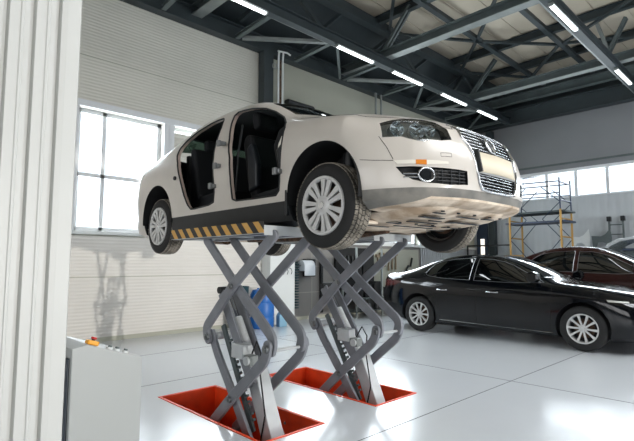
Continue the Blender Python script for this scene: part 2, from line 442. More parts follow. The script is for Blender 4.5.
def wheel(name, parent, loc, side, R0, rr, w, rimfn, rubber='rubber', tread=True, rot=0):
    """tire, rim and cover in a wheel at loc (outer face plane); side -1 = outer face looks to -x"""
    root = empty(name, loc); root.parent = parent
    if side > 0: root.rotation_euler = (0, 0, PI)
    # local: outer face at x=0, wheel extends to +x
    t = MB()
    pr = [(rr, .012), (rr + .012, .004), (rr + .03, .0), (R0 - .045, .004), (R0 - .018, .016), (R0 - .006, .034), (R0 - .008, w / 2), (R0 - .006, w - .034), (R0 - .018, w - .016), (R0 - .045, w - .004), (rr + .02, w), (rr - .004, w - .02), (rr - .01, w - .05)]
    t.lathe(pr, axis='x', n=72)
    if tread:
        nb = 54
        for k in range(nb):
            for j in range(5):
                a = 2 * PI * (k + (.5 if j % 2 else 0)) / nb; da = 2 * PI / nb * .40
                x0 = .020 + j * (w - .04) / 5; x1 = x0 + (w - .04) / 5 - .007
                r1 = R0 - (.006 if j in (0, 4) else 0); sk = .012 if j in (1, 3) else 0
                v = [(x, r * math.cos(q), r * math.sin(q)) for x, e in ((x0, 0), (x1, sk)) for r in (R0 - .012, r1) for q in (a - da + e / R0, a + da + e / R0)]
                t.add(v, [(0, 1, 3, 2), (4, 6, 7, 5), (0, 4, 5, 1), (2, 3, 7, 6), (0, 2, 6, 4), (1, 5, 7, 3)], 1)
    t.build('tire', [M['rubber'], M['rubber_dusty'] if rubber == 'dusty' else M['rubber']], root, smooth=35)
    b = MB(); b.lathe([(rr, .012), (rr - .012, .03), (rr - .02, .06), (rr - .02, w - .03), (rr, w - .02)], axis='x', n=56)
    b.lathe([(rr - .02, .11), (.075, .13), (.0, .13)], axis='x', n=32, mi=1)
    b.build('rim', [M['steel'], M['interior']], root, smooth=35)
    rimfn(root, rr, rot)
    d = MB(); d.lathe([(.0, .10), (.14, .10), (.14, .125), (.06, .13), (.06, .2), (0, .2)], axis='x', n=32); d.build('brake_disc', M['rust'], root, smooth=30)
    return root
def passat_cover(root, rr, rot):
    """silver wheel cover: broad spokes split by slots"""
    b = MB(); ns = 7
    b.lathe([(rr + .008, .006), (rr + .004, -.006), (rr - .012, -.006), (rr - .022, .006), (rr - .022, .02)], axis='x', n=64)
    b.lathe([(0, -.010), (.03, -.010), (.062, -.004), (.074, .006), (.074, .03)], axis='x', n=40)
    def P(r, a, x): return (x, r * math.cos(a), r * math.sin(a))
    for k in range(ns):
        a = rot + 2 * PI * k / ns
        for s in (-1, 1):    # twin blades
            r0, r1 = .060, rr - .015
            q = [(r0, s * .04, -.004), (r0, s * .44, 0), (.12, s * .31, .001), (r1, s * .285, -.003), (r1, s * .06, -.003), (.12, s * .055, 0)]
            v = [P(r, a + t, x) for r, t, x in q] + [P(r, a + t, x + .018) for r, t, x in q]; n = len(q)
            b.add(v, [tuple(range(n)), tuple(range(n, 2 * n))[::-1]] + [(i, (i + 1) % n, n + (i + 1) % n, n + i) for i in range(n)])
    b.build('wheel_cover', M['silver'], root, smooth=30)
    e = MB(); e.lathe([(0, -.013), (.024, -.013), (.028, -.009)], axis='x', n=24); e.build('center_cap', M['chrome'], root, smooth=40)

def build_passat():
    root = empty('car', P_LOC, PAN)
    tag(root, 'cream white saloon with its side doors taken off, raised on the scissor lifts', 'car')
    hb = passat_hull(); bv = BVHTree.FromPolygons([Vector(v) for v in hb.v], hb.f)
    for k, f in enumerate(hb.f):
        z = [hb.v[i][2] for i in f]
        if max(z) < .36 and max(abs(hb.v[i][0]) for i in f) < .785 and max(z) - min(z) < .012: hb.m[k] = 1
    df = [(1.465, 1.36), (1.438, 1.392), (1.35, 1.385), (1.192, 1.366), (.968, 1.31), (.795, 1.233), (.616, 1.132), (.50, 1.045), (.45, .98), (.438, .90), (.447, .728), (.455, .556), (.467, .475), (.51, .44), (.83, .444), (1.078, .451), (1.14, .47), (1.165, .623), (1.19, .85), (1.288, 1.055), (1.407, 1.24)]
    dr = [(1.65, 1.35), (1.69, 1.38), (1.80, 1.388), (1.953, 1.381), (2.19, 1.332), (2.33, 1.25), (2.37, 1.17), (2.345, 1.08), (2.245, .971), (2.142, .788), (2.05, .599), (1.97, .49), (1.91, .445), (1.842, .442), (1.55, .455), (1.46, .475), (1.443, .568), (1.462, .733), (1.478, .899), (1.516, 1.045), (1.585, 1.24)]
    fw = [(.60, .99), (.60, 1.09), (.9, 1.255), (1.15, 1.345), (1.42, 1.37), (1.40, 1.0)]
    rw = [(1.49, 1.0), (1.50, 1.375), (1.95, 1.365), (2.28, 1.27), (2.46, 1.13), (2.42, 1.03)]
    # ---- body shell
    bm_ = MB(); bm_.v, bm_.f, bm_.m = hb.v, hb.f, [m * 2 for m in hb.m]
    body = bm_.build('body', [M['white_paint'], M['interior'], M['under'], M['primer']])
    md = body.modifiers.new('s', 'SOLIDIFY'); md.thickness = .035; md.offset = -1; md.material_offset = 1; md.use_even_offset = False; md.material_offset_rim = 0
    apply_mods(body)
    ws = [(-.64, 1.17), (-.56, 1.395), (-.3, 1.44), (.3, 1.44), (.56, 1.395), (.64, 1.17), (.3, 1.17), (-.3, 1.17)]
    rwd = [(-.60, 1.18), (-.54, 1.37), (.54, 1.37), (.60, 1.18)]
    def cutb(f, m='primer'):
        c = MB(); f(c); boolean(body, c.build('cut', [M[m]]))
    cutb(lambda c: c.prism(df, -1.3, -.4, 'x')); cutb(lambda c: c.prism(dr, -1.3, -.4, 'x'))
    cutb(lambda c: c.prism(fw, .5, 1.3, 'x'), 'black_trim'); cutb(lambda c: c.prism(rw, .5, 1.3, 'x'), 'black_trim')
    for yy in (0, 2.709):
        for sx in (-1, 1): cutb(lambda c: c.cyl((sx * .5, yy, .406), (sx * 1.3, yy, .406), .372, n=56), 'black_trim')
    cutb(lambda c: c.prism(ws, .1, 1.16, 'y'), 'black_trim')
    cutb(lambda c: c.prism(rwd, 2.3, 3.3, 'y'), 'black_trim')
    hl = [(-.769, -.443, .842), (-.683, -.492, .872), (-.566, -.55, .893), (-.50, -.61, .893), (-.455, -.68, .865), (-.44, -.75, .79), (-.455, -.794, .716), (-.539, -.773, .702), (-.604, -.737, .704), (-.651, -.716, .687), (-.686, -.688, .693), (-.714, -.654, .705), (-.741, -.606, .726), (-.776, -.556, .727), (-.808, -.502, .729)]
    fg = [(-.794, -.596, .521), (-.743, -.672, .520), (-.598, -.785, .514), (-.447, -.847, .510), (-.385, -.861, .506), (-.383, -.863, .415), (-.524, -.822, .405), (-.668, -.742, .415), (-.736, -.683, .434), (-.772, -.635, .47)]
    gr = [(-.335, -.80, .838), (-.345, -.80, .745), (-.306, -.84, .658), (-.287, -.86, .577), (-.28, -.87, .51), (-.262, -.87, .43), (-.235, -.87, .402), (-.12, -.88, .392), (.12, -.88, .392), (.235, -.87, .402), (.262, -.87, .43), (.28, -.87, .51), (.287, -.86, .577), (.306, -.84, .658), (.345, -.80, .745), (.335, -.80, .838), (.17, -.8, .852), (-.17, -.8, .852)]
    D = Vector((-.42, -.9, .05)).normalized(); Dm = Vector((.42, -.9, .05)).normalized()
    cutb(lambda c: c.sweep(hl, D * .2, -D * .16), 'black_trim'); cutb(lambda c: c.sweep(mx(hl), Dm * .2, -Dm * .16), 'black_trim')
    cutb(lambda c: c.sweep(fg, D * .2, -D * .12), 'black_trim'); cutb(lambda c: c.sweep(mx(fg), Dm * .2, -Dm * .12), 'black_trim')
    cutb(lambda c: c.prism([(p[0], p[2]) for p in gr], -1.2, -.70, 'y'), 'black_trim')
    # black lower sills and the lip under the bumper
    low = body.copy(); low.data = body.data.copy(); low.name = 'lower_trim'; COL.objects.link(low)
    zc = .385
    def lowbox(): return MB().box(-1.3, 1.3, -1.5, 2.36, -.2, zc)
    boolean(low, lowbox().build('cut', [M['black_trim']]), 'INTERSECT')
    boolean(body, lowbox().build('cut', [M['black_trim']]))
    for i, m in enumerate(low.data.materials):
        if m == M['white_paint'] or m == M['primer']: low.data.materials[i] = M['grey_trim']
    lm = list(low.data.materials)
    low.data.materials.append(M['black_trim']); bi = len(lm)
    gi = [i for i, m in enumerate(lm) if m == M['grey_trim']]
    for f in low.data.polygons:
        if f.material_index in gi and f.center.y > .2: f.material_index = bi
    for o in (body, low): fix(o.data, 32, recalc=False); o.parent = root
    low['label'] = 'dark plastic sills and bumper lip'
    for pl in (df, dr): drape(bv, [(-.9 if z < .9 else -.75, y, z) for y, z in pl + pl[:1]], .008, M['black_trim'], 'door_seal', root, step=.02, side=-1)
    # ---- glass
    sh = [(x, .5, z) for x, z in ws]
    g = panel('windshield', hb, [(x * 1.01, .7 if z > 1.3 else .45, z) for x, z in ws], (0, -1, .0), M['windshield'], root, off=-.012, th=.004, back=.6)
    panel('rear_window', hb, [(x, 2.8, z) for x, z in rwd], (0, 1, 0), M['window'], root, off=-.012, th=.004, back=.6)
    panel('door_window', hb, [(.75, y, z) for y, z in fw], (1, 0, 0), M['window'], root, off=-.014, th=.004, back=.3)
    panel('door_window', hb, [(.75, y, z) for y, z in rw], (1, 0, 0), M['window'], root, off=-.014, th=.004, back=.3)
    # ---- lamps
    for s, fn, d in ((-1, lambda q: q, D), (1, mx, Dm)):
        h = panel('headlight', hb, fn(hl), d, M['lens'], root, off=-.002, th=.004, back=.15)
        pts = fn(hl)
        b = MB().sweep([Vector(p) - d * .10 for p in pts], d * .001, -d * .01); b.build('reflector', M['lamp_inner'], h)
        for px, py, pz, r in ((-.715, -.545, .79, .050), (-.60, -.62, .785, .058), (-.515, -.665, .79, .045)):
            c = Vector((-px * s if s > 0 else px, py, pz)) if s < 0 else Vector((-px, py, pz))
            q = MB(); q.cyl(c - d * .09, c + d * .0, r * .62, r, 24, caps=False); q.cyl(c - d * .06, c - d * .05, r * .8, r * .8, 24)
            q.build('lamp_bowl', M['chrome'], h, smooth=40)
            q = MB(); q.lathe([(0, 0), (r * .3, .006), (r * .52, .02), (r * .55, .035)], axis='z', n=20)
            o = q.build('bulb_lens', M['lens'], h, smooth=60); o.location = c - d * .03; o.rotation_euler = (-d).to_track_quat('Z', 'Y').to_euler()
        # fog lamp panel
        f = MB(); pts = [Vector(p) - d * .055 for p in fn(fg)]
        f.sweep(pts, d * .001, -d * .012)
        fo = f.build('fog_grille', M['grille_black'], root)
        zz = (.43, .452, .474, .496)
        for z in zz:
            q = MB(); pp = []
            for i in range(9):
                x = -.395 - .20 * i / 8; yy = -.885 + p_nose(x, z) + .012
                pp.append((x * (1 if s < 0 else -1), yy, z))
            q.tube(pp, .0045, 6); q.build('slat', M['black_trim'], fo, smooth=60)
        for x in (-.45, -.51, -.57): MB().bar((x * -s, -.885 + p_nose(x, .46) + .016, .41), (x * -s, -.885 + p_nose(x, .46) + .016, .51), .006, .02).build('upright', M['black_trim'], fo)
        c = Vector((-.664 * -s, -.735, .466))
        q = MB(); q.tube([c + d * .0 + (Vector((math.cos(a), 0, 0)) * .050 + Vector((0, 0, math.sin(a))) * .044 + Vector((0, math.cos(a) * .050 * .5 * (1 if s < 0 else -1) * -1, 0))) for a in [2 * PI * i / 32 for i in range(32)]], .0065, 8, closed=True)
        q.build('fog_lamp_ring', M['chrome'], fo, smooth=60)
        q = MB(); q.cyl(c - d * .05, c - d * .005, .030, .040, 24); q.build('fog_lamp', M['dark_glass'], fo, smooth=40)
        q = MB()
        for z in (.452, .474): q.tube([(x * -s, -.885 + p_nose(x, z) + .01, z) for x in (-.70, -.72, -.74, -.765)], .006, 6)
        q.build('chrome_blade', M['chrome'], fo, smooth=60)
        ind = [(-.800, -.587, .563), (-.721, -.693, .562), (-.594, -.784, .560), (-.533, -.814, .556), (-.533, -.815, .541), (-.664, -.742, .532), (-.788, -.604, .540)]
        io = panel('side_marker', hb, fn(ind), d, M['pale_plastic'], root, off=.004, th=.008, back=.12)
        am = [(-.715, -.69, .562), (-.665, -.74, .562), (-.665, -.74, .531), (-.715, -.69, .533)]
        panel('amber_reflector', hb, fn(am), d, M['amber'], io, off=.006, th=.008, back=.12)
        # rear lamp wrapping the corner
        tl = [(.55 * -s, 3.8, .99), (.80 * -s, 3.55, .99), (.80 * -s, 3.5, .80), (.55 * -s, 3.8, .80)]
        tl = [(-abs(p[0]) if s < 0 else abs(p[0]), p[1], p[2]) for p in tl]
        panel('tail_light', hb, tl, (0, 1, 0), M['red_lens'], root, off=.003, th=.008, back=.4)
    # ---- grille
    def N(x, z, off=0): return (x, -.885 + p_nose(x, z) - off, z)
    ys = -.01
    fr = []
    for k in range(len(gr)):
        a, c = gr[k], gr[(k + 1) % len(gr)]
        for t in (0, .33, .66): x = a[0] + (c[0] - a[0]) * t; z = a[2] + (c[2] - a[2]) * t; h = bv.ray_cast(Vector((x, -2, z)), Vector((0, 1, 0)))[0]; fr.append(h if h else Vector(N(x, z)))
    grille = MB().tube([p + Vector((0, -.002, 0)) for p in fr], .011, 8, closed=True).build('grille', M['chrome'], root, smooth=60)
    MB().prism([(-.36, .86), (-.30, .60), (-.26, .385), (.26, .385), (.30, .60), (.36, .86)], -.70, -.69, 'y').build('grille_backing', M['grille_black'], grille)
    wz = lambda z: tab([.40, .45, .51, .58, .66, .74, .85], [.235, .265, .275, .283, .30, .338, .33], z)
    for z in (.690, .718, .746, .774, .802, .828):
        w = wz(z); MB().tube([Vector(N(w * t, z, -.012)) for t in [i / 8 - 1 for i in range(17)]], .0052, 6).build('grille_bar', M['chrome'], grille, smooth=60)
    for z in (.418, .440, .462, .484, .502):
        w = wz(z); MB().tube([Vector(N(w * t, z, -.012)) for t in [i / 8 - 1 for i in range(17)]], .0045, 6).build('grille_bar', M['chrome'], grille, smooth=60)
    for x in (-.2, -.12, -.04, .04, .12, .2): MB().bar(N(x, .41, -.03), N(x, .51, -.03), .008, .02).build('grille_upright', M['grille_black'], grille)
    b = MB(); nx = 24; zs = (.512, .53, .56, .6, .64, .668)
    v = [N(wz(z) * (2 * i / nx - 1), z, .0) for z in zs for i in range(nx + 1)]; m0 = nx + 1
    b.add(v, [(j * m0 + i, j * m0 + i + 1, (j + 1) * m0 + i + 1, (j + 1) * m0 + i) for j in range(len(zs) - 1) for i in range(nx)])
    o = b.build('grille_center_panel', M['silver'], grille, smooth=50); solidify(o, .01)
    pl = MB(); v = [N(.262 * (2 * i / 12 - 1), z, .022 - .015 * abs(2 * i / 12 - 1)) for z in (.520, .662) for i in range(13)]
    pl.add(v, [(i, i + 1, 14 + i, 13 + i) for i in range(12)])
    o = pl.build('license_plate', M['plate'], root, smooth=40); solidify(o, .006)
    MB().bar(N(-.268, .515, .018), N(-.268, .668, .018), .016, .03).build('plate_holder', M['black_trim'], o)
    # round badge with the two letters one over the other
    ec = Vector(N(0, .742, .004)); tz = Vector((0, .35, .93)).normalized(); txx = Vector((1, 0, 0))
    def E(a, c): return ec + txx * a + tz * c + Vector((0, -.004, 0))
    e = MB(); e.tube([E(.060 * math.cos(t), .060 * math.sin(t)) for t in [2 * PI * i / 40 for i in range(40)]], .0065, 8, closed=True)
    for seg in ([(-.026, .050), (-.004, .004)], [(.026, .050), (.004, .004)], [(-.052, .022), (-.024, -.050)], [(.052, .022), (.024, -.050)], [(-.024, -.050), (-.002, -.004)], [(.024, -.050), (.002, -.004)], [(-.004, .004), (.004, .004)]):
        e.tube([E(*seg[0]), E(*seg[1])], .0055, 6)
    e.build('badge', M['chrome'], root, smooth=50)
    MB().lathe([(0, 0), (.06, 0), (.06, .01), (0, .01)], axis='z', n=32).build('badge_backing', M['grille_black'], root, loc=ec + Vector((0, .008, -.002)), rot=(R(70), 0, 0))
    # ---- seams
    seams = [[(-.803, -.465, .735), (-.81, -.53, .66), (-.802, -.577, .572)], [(-.889, -.365, .588), (-.86, -.46, .575), (-.802, -.577, .563)],
             [(-.45, -.76, .85), (-.40, -.80, .86), (-.33, -.72, .87)], [(-.60, -.56, .90), (-.735, -.3, .945), (-.745, 0, 1.0), (-.735, .40, 1.07)], [(-.56, -.80, .60), (-.50, -.81, .60)]]
    for sm in seams[:4]:
        for fn in ((lambda q: q), mx): drape(bv, fn(sm), .0022, M['gap'], 'panel_gap', root)
    tows = [(-.575, -.79, .615), (-.50, -.82, .618), (-.50, -.82, .592), (-.575, -.79, .590), (-.575, -.79, .615)]
    drape(bv, tows, .0016, M['gap'], 'tow_cover', root)
    # mudflap pieces behind the near front wheel and body hooks
    MB().box(-.905, -.80, .372, .40, .27, .47).build('mud_flap', M['black_trim'], root, bevel=.006)
    # ---- wheel wells, floor, cabin
    for y in (0, 2.709):
        for s in (-1, 1):
            w = MB(); w.lathe([(.370, .905), (.372, .80), (.372, .52), (.20, .52)], c=(0, y, .406), axis='x', n=32, a0=R(-10), a1=R(190))
            if s < 0: w.v = [(-a, b_, c_) for a, b_, c_ in w.v]
            o = w.build('wheel_liner', M['interior'], root, smooth=40)
            k = MB(); k.tube([(s * .56, y + .04, .42), (s * .56, y + .03, .75)], .05, 12); k.tube([(s * .56, y + .04, .42), (s * .56, y + .04, .60)], .062, 12)
            k.build('strut', M['black_trim'], root, smooth=40)
            k = MB(); k.bar((s * .30, y + .16, .25), (s * .66, y + .02, .25), .09, .035); k.bar((s * .30, y - .12, .26), (s * .66, y, .25), .06, .03); k.cyl((s * .2, y, .316), (s * .68, y, .316), .018, n=10)
            k.build('suspension_arm', M['rust'], root, bevel=.004)
    fl = MB(); fl.box(-.80, .80, .40, 2.3, .26, .34); fl.box(-.75, .75, .30, .42, .3, 1.0); fl.box(-.70, .70, 2.36, 2.42, .3, 1.1)
    fl.build('floor_pan', M['interior'], root)
    ut = MB(); tabr = [(-.74, .40, .292), (-.66, .50, .262), (-.52, .56, .235), (-.30, .58, .212), (-.05, .56, .20), (.14, .52, .198)]
    uv = []
    for yy, hw, zz in tabr:
        for t in (-1, -.85, -.5, 0, .5, .85, 1): uv.append((hw * t * 1.08, yy, zz + (.05 if abs(t) == 1 else 0)))
    ut.add(uv, [(r * 7 + i, r * 7 + i + 1, r * 7 + i + 8, r * 7 + i + 7) for r in range(5) for i in range(6)])
    uo = ut.build('undertray', M['under'], root, smooth=40); solidify(uo, .012)
    MB().box(-.55, .55, .16, .5, .190, .205).build('subframe', M['under'], root, bevel=.006)
    zt_ = lambda y: tab([t[0] for t in tabr], [t[2] for t in tabr], y)
    for (x0, x1, y0, y1) in ((-.46, -.2, -.57, -.52), (-.40, -.05, -.41, -.375), (.1, .42, -.51, -.465), (-.3, .2, -.2, -.18), (-.50, -.25, -.1, -.08), (.2, .45, -.3, -.28), (-.12, .16, -.64, -.61), (-.1, .1, -.30, -.26), (.22, .36, -.66, -.62), (-.45, -.33, -.66, -.63), (-.5, -.36, -.30, -.27), (.25, .5, -.12, -.10), (-.25, -.1, -.48, -.46), (.0, .1, -.52, -.44)):
        z = zt_((y0 + y1) / 2); MB().box(x0, x1, y0, y1, z - .016, z - .010).build('slot', M['black_trim'], uo)
    for x in (-.4, -.2, .02, .25, .42):
        for y in (-.68, -.32): MB().cyl((x, y, zt_(y) - .018), (x, y, zt_(y) - .008), .013, n=10).build('bolt', M['black_trim'], uo)
    for (x, y, l) in ((-.66, -.20, .16), (-.62, .18, .2), (.5, .15, .2)): MB().box(x, x + l, y, y + .10, .19, .215).build('bracket', M['under'], uo, bevel=.006)
    ex = MB(); ex.tube([(.1, .2, .2), (.12, .6, .17), (.1, 1.6, .17), (.15, 2.4, .19)], .035, 12); ex.tube([(.15, 2.9, .22), (.3, 3.5, .25)], .08, 14); ex.build('exhaust', M['rust'], root, smooth=50)
    def seat(x, y, tilt=14, w=.50):
        st = empty('seat', (x, y, .42)); st.parent = root
        prof = [(0, 0), (-.50, .03), (-.54, .10), (-.50, .16), (-.25, .14), (0, .12)]
        MB().prism(prof, -w / 2, w / 2, 'x').build('cushion', M['seat'], st, bevel=.03)
        bp = [(0, 0), (-.11, .02), (-.13, .30), (-.10, .62), (-.02, .66), (.05, .60), (.04, .2)]
        o = MB().prism(bp, -w / 2 + .01, w / 2 - .01, 'x').build('backrest', M['seat'], st, bevel=.035); o.location = (0, 0, .08); o.rotation_euler = (-R(tilt), 0, 0)
        for sx in (-1, 1):
            q = MB().prism([(-.02, .06), (-.16, .08), (-.19, .30), (-.14, .52), (-.06, .5)], sx * (w / 2 - .01) - .035, sx * (w / 2 - .01) + .035, 'x').build('side_bolster', M['seat_trim'], st, bevel=.02); q.location = (0, 0, .08); q.rotation_euler = (-R(tilt), 0, 0)
        hr = MB().prism([(0, 0), (-.09, .02), (-.10, .16), (-.03, .2), (.02, .15)], -.13, .13, 'x').build('headrest', M['seat'], st, bevel=.03)
        a = R(tilt); hr.location = (0, .72 * math.sin(a), .08 + .72 * math.cos(a)); hr.rotation_euler = (-a, 0, 0)
        MB().box(-.2, .2, -.48, .05, -.12, 0).build('seat_base', M['black_trim'], st)
    seat(-.40, 1.24, 10); seat(.40, 1.28, 18)
    rb = MB().prism([(1.70, .42), (1.68, .66), (2.15, .62), (2.30, 1.18), (2.38, 1.18), (2.36, .42)], -.68, .68, 'x').build('rear_bench', M['seat'], root, bevel=.03)
    for x in (-.4, .4): MB().box(x - .13, x + .13, 2.28, 2.36, 1.17, 1.30).build('rear_headrest', M['seat'], root, bevel=.03)
    ds = MB().prism([(.36, .62), (.36, 1.06), (.55, 1.10), (.72, 1.05), (.80, .92), (.74, .72), (.6, .6)], -.72, .72, 'x').build('dashboard', M['interior'], root, bevel=.02)
    sw = MB(); sc_ = Vector((.38, .93, .98)); A_ = Vector((1, 0, 0)); B_ = Vector((0, .4, .92)).normalized()
    sw.tube([sc_ + A_ * .18 * math.cos(t) + B_ * .18 * math.sin(t) for t in [2 * PI * i / 32 for i in range(32)]], .014, 8, closed=True)
    for a in (0, PI, -PI / 2): sw.tube([sc_, sc_ + A_ * .17 * math.cos(a) + B_ * .17 * math.sin(a)], .016, 8)
    sw.tube([sc_, sc_ + Vector((0, -.2, -.08))], .03, 10); sw.build('steering_wheel', M['black_trim'], root, smooth=50)
    MB().prism([(.62, .40), (.62, .56), (1.35, .60), (1.5, .48), (1.5, .40)], -.11, .11, 'x').build('center_console', M['interior'], root, bevel=.015)
    # loose wiring loom and pale airbag bag hanging at the front opening
    MB().tube([(-.80, .50, .92), (-.78, .62, .84), (-.76, .60, .70), (-.80, .52, .60)], [.012, .03, .034, .012], 10).build('wiring_loom', M['black_trim'], root, smooth=60)
    MB().lathe([(0, -.09), (.025, -.08), (.035, -.02), (.03, .05), (0, .08)], axis='z', n=16).build('dashboard_end_cover', M['pale_plastic'], root, smooth=60, loc=(-.70, .68, .93), rot=(R(30), 0, 0))
    # seat belt and pillar hardware
    MB().tube([(-.70, 1.30, 1.22), (-.80, 1.22, .9), (-.84, 1.2, .55)], .012, 6).build('seat_belt', M['black_trim'], root)
    for (y, z) in ((1.30, 1.00), (1.44, .62), (.455, .62), (1.36, .80)):
        h = MB(); h.box(-.945, -.895, y - .03, y + .03, z - .018, z + .018); h.box(-.965, -.94, y - .012, y + .03, z - .028, z + .028); h.build('door_hinge', M['steel'], root, bevel=.004)
    MB().cyl((-.935, 2.235, .80), (-.915, 2.235, .80), .022, n=20).build('door_striker', M['black_trim'], root, bevel=.003)
    MB().box(-.89, -.83, 2.30, 2.36, .36, .44).build('sill_end_cap', M['black_trim'], root, bevel=.01)
    for y, n in ((0, 'f'), (2.709, 'r')):
        for s in (-1, 1):
            wheel('wheel', root, (s * (.88 if s < 0 or y else .80), y, .316), s, .316, .207, .205, passat_cover, 'dusty', True, rot=.22 if y else .0)
    return root
passat = build_passat()
# ------------------------------------------------------------------ parked saloons: shared sections
def saloon_table(k=1.0, dz=0):
    c = [-.965, -.92, -.85, -.6, -.3, 0, .3, .5, .7, .9, 1.15, 1.5, 1.9, 2.3, 2.6, 2.9, 3.2, 3.5, 3.8, 3.92]
    zb = [.25, .22, .20, .175] + [.16] * 12 + [.17, .20, .27, .33]
    zt = [.72, .765, .80, .875, .925, .965, .995, 1.04, 1.14, 1.235, 1.335, 1.425, 1.445, 1.41, 1.345, 1.255, 1.165, 1.115, 1.095, 1.03]
    P = [[(0, z) for z in zb],
         list(zip([.62, .68, .72, .76] + [.78] * 12 + [.78, .74, .66, .6], zb)),
         [(w, z + .05) for w, z in zip([.70, .77, .81, .85, .87] + [.88] * 10 + [.88, .87, .83, .75, .68], zb)],
         [(.74, .46), (.81, .47), (.85, .49), (.895, .53), (.915, .57), (.92, .58), (.915, .57), (.912, .56), (.91, .56), (.91, .57), (.912, .58), (.915, .59), (.92, .60), (.922, .62), (.925, .64), (.92, .65), (.91, .65), (.885, .64), (.82, .62), (.75, .6)],
         [(.71, .63), (.78, .67), (.82, .70), (.87, .77), (.895, .815), (.90, .845), (.89, .875), (.885, .89), (.88, .90), (.88, .905), (.88, .915), (.88, .93), (.885, .945), (.89, .96), (.89, .975), (.885, .98), (.875, .98), (.85, .965), (.78, .94), (.70, .87)],
         [(.60, .69), (.66, .73), (.70, .76), (.73, .835), (.74, .89), (.74, .93), (.73, .96), (.72, .99), (.70, 1.06), (.675, 1.15), (.64, 1.25), (.60, 1.355), (.585, 1.385), (.59, 1.355), (.605, 1.295), (.63, 1.205), (.665, 1.12), (.69, 1.07), (.67, 1.05), (.6, .97)],
         [(w, z - .012) for w, z in zip([.32] + [.36] * 18 + [.32], zt)],
         [(0, z) for z in zt]]
    return dict(c=c, P=P)
def s_nose(x, z): return .36 * (abs(x) / .92) ** 3.3 + tab([.15, .3, .42, .55, .68, .78, 1], [.08, .02, 0, .01, .05, .10, .16], z)
def s_tail(x, z): return -.30 * (abs(x) / .92) ** 3.4 - tab([.2, .4, .6, .85, 1.05, 1.2], [.10, .02, 0, .05, .03, .03], z)
def saloon_hull(n=90): return hull(saloon_table(), s_nose, s_tail, -.965, 3.92, n)
B_LOC = Vector((7.6208, 2.36765, 0)) + Vector((1, -.0065, 0)) * .905
#STOP
M['black_paint'] = mat('black_car_paint', '05070b', .10, coat=.25, spec=.35)
M['maroon_paint'] = mat('maroon_car_paint', '2a0f0d', .2, .1, coat=.4)
M['silver_car'] = mat('silver_car_paint', 'b4b9bb', .25, .4, coat=.6)
M['dark_glass'] = mat('dark_car_glass', '06080a', .04, spec=.8)
def alloy(root, rr, rot):
    """ten-spoke alloy rim"""
    b = MB(); b.lathe([(rr + .006, .010), (rr + .002, .0), (rr - .012, .004), (rr - .018, .03), (rr - .02, .06)], axis='x', n=64)
    def P(r, a, x): return (x, r * math.cos(a), r * math.sin(a))
    for k in range(5):
        for s in (-1, 1):
            a = rot + 2 * PI * k / 5
            q = [(.045, a + s * .06, .022), (.045, a + s * .62, .022), (.12, a + s * .40, .012), (rr - .014, a + s * .40, .004), (rr - .014, a + s * .22, .004), (.12, a + s * .20, .012)]
            v = [P(r, t, x) for r, t, x in q] + [P(r, t, x + .025) for r, t, x in q]; n = len(q)
            b.add(v, [tuple(range(n)), tuple(range(n, 2 * n))[::-1]] + [(i, (i + 1) % n, n + (i + 1) % n, n + i) for i in range(n)])
    b.build('alloy_spokes', M['silver'], root, smooth=30)
    h = MB(); h.lathe([(0, .012), (.028, .012), (.034, .02), (.055, .024), (.058, .05)], axis='x', n=28)
    for k in range(5):
        a = rot + .63 + 2 * PI * k / 5; h.cyl((.010, .043 * math.cos(a), .043 * math.sin(a)), (.03, .043 * math.cos(a), .043 * math.sin(a)), .008, n=8)
    h.build('hub_cap', M['silver'], root, smooth=40)
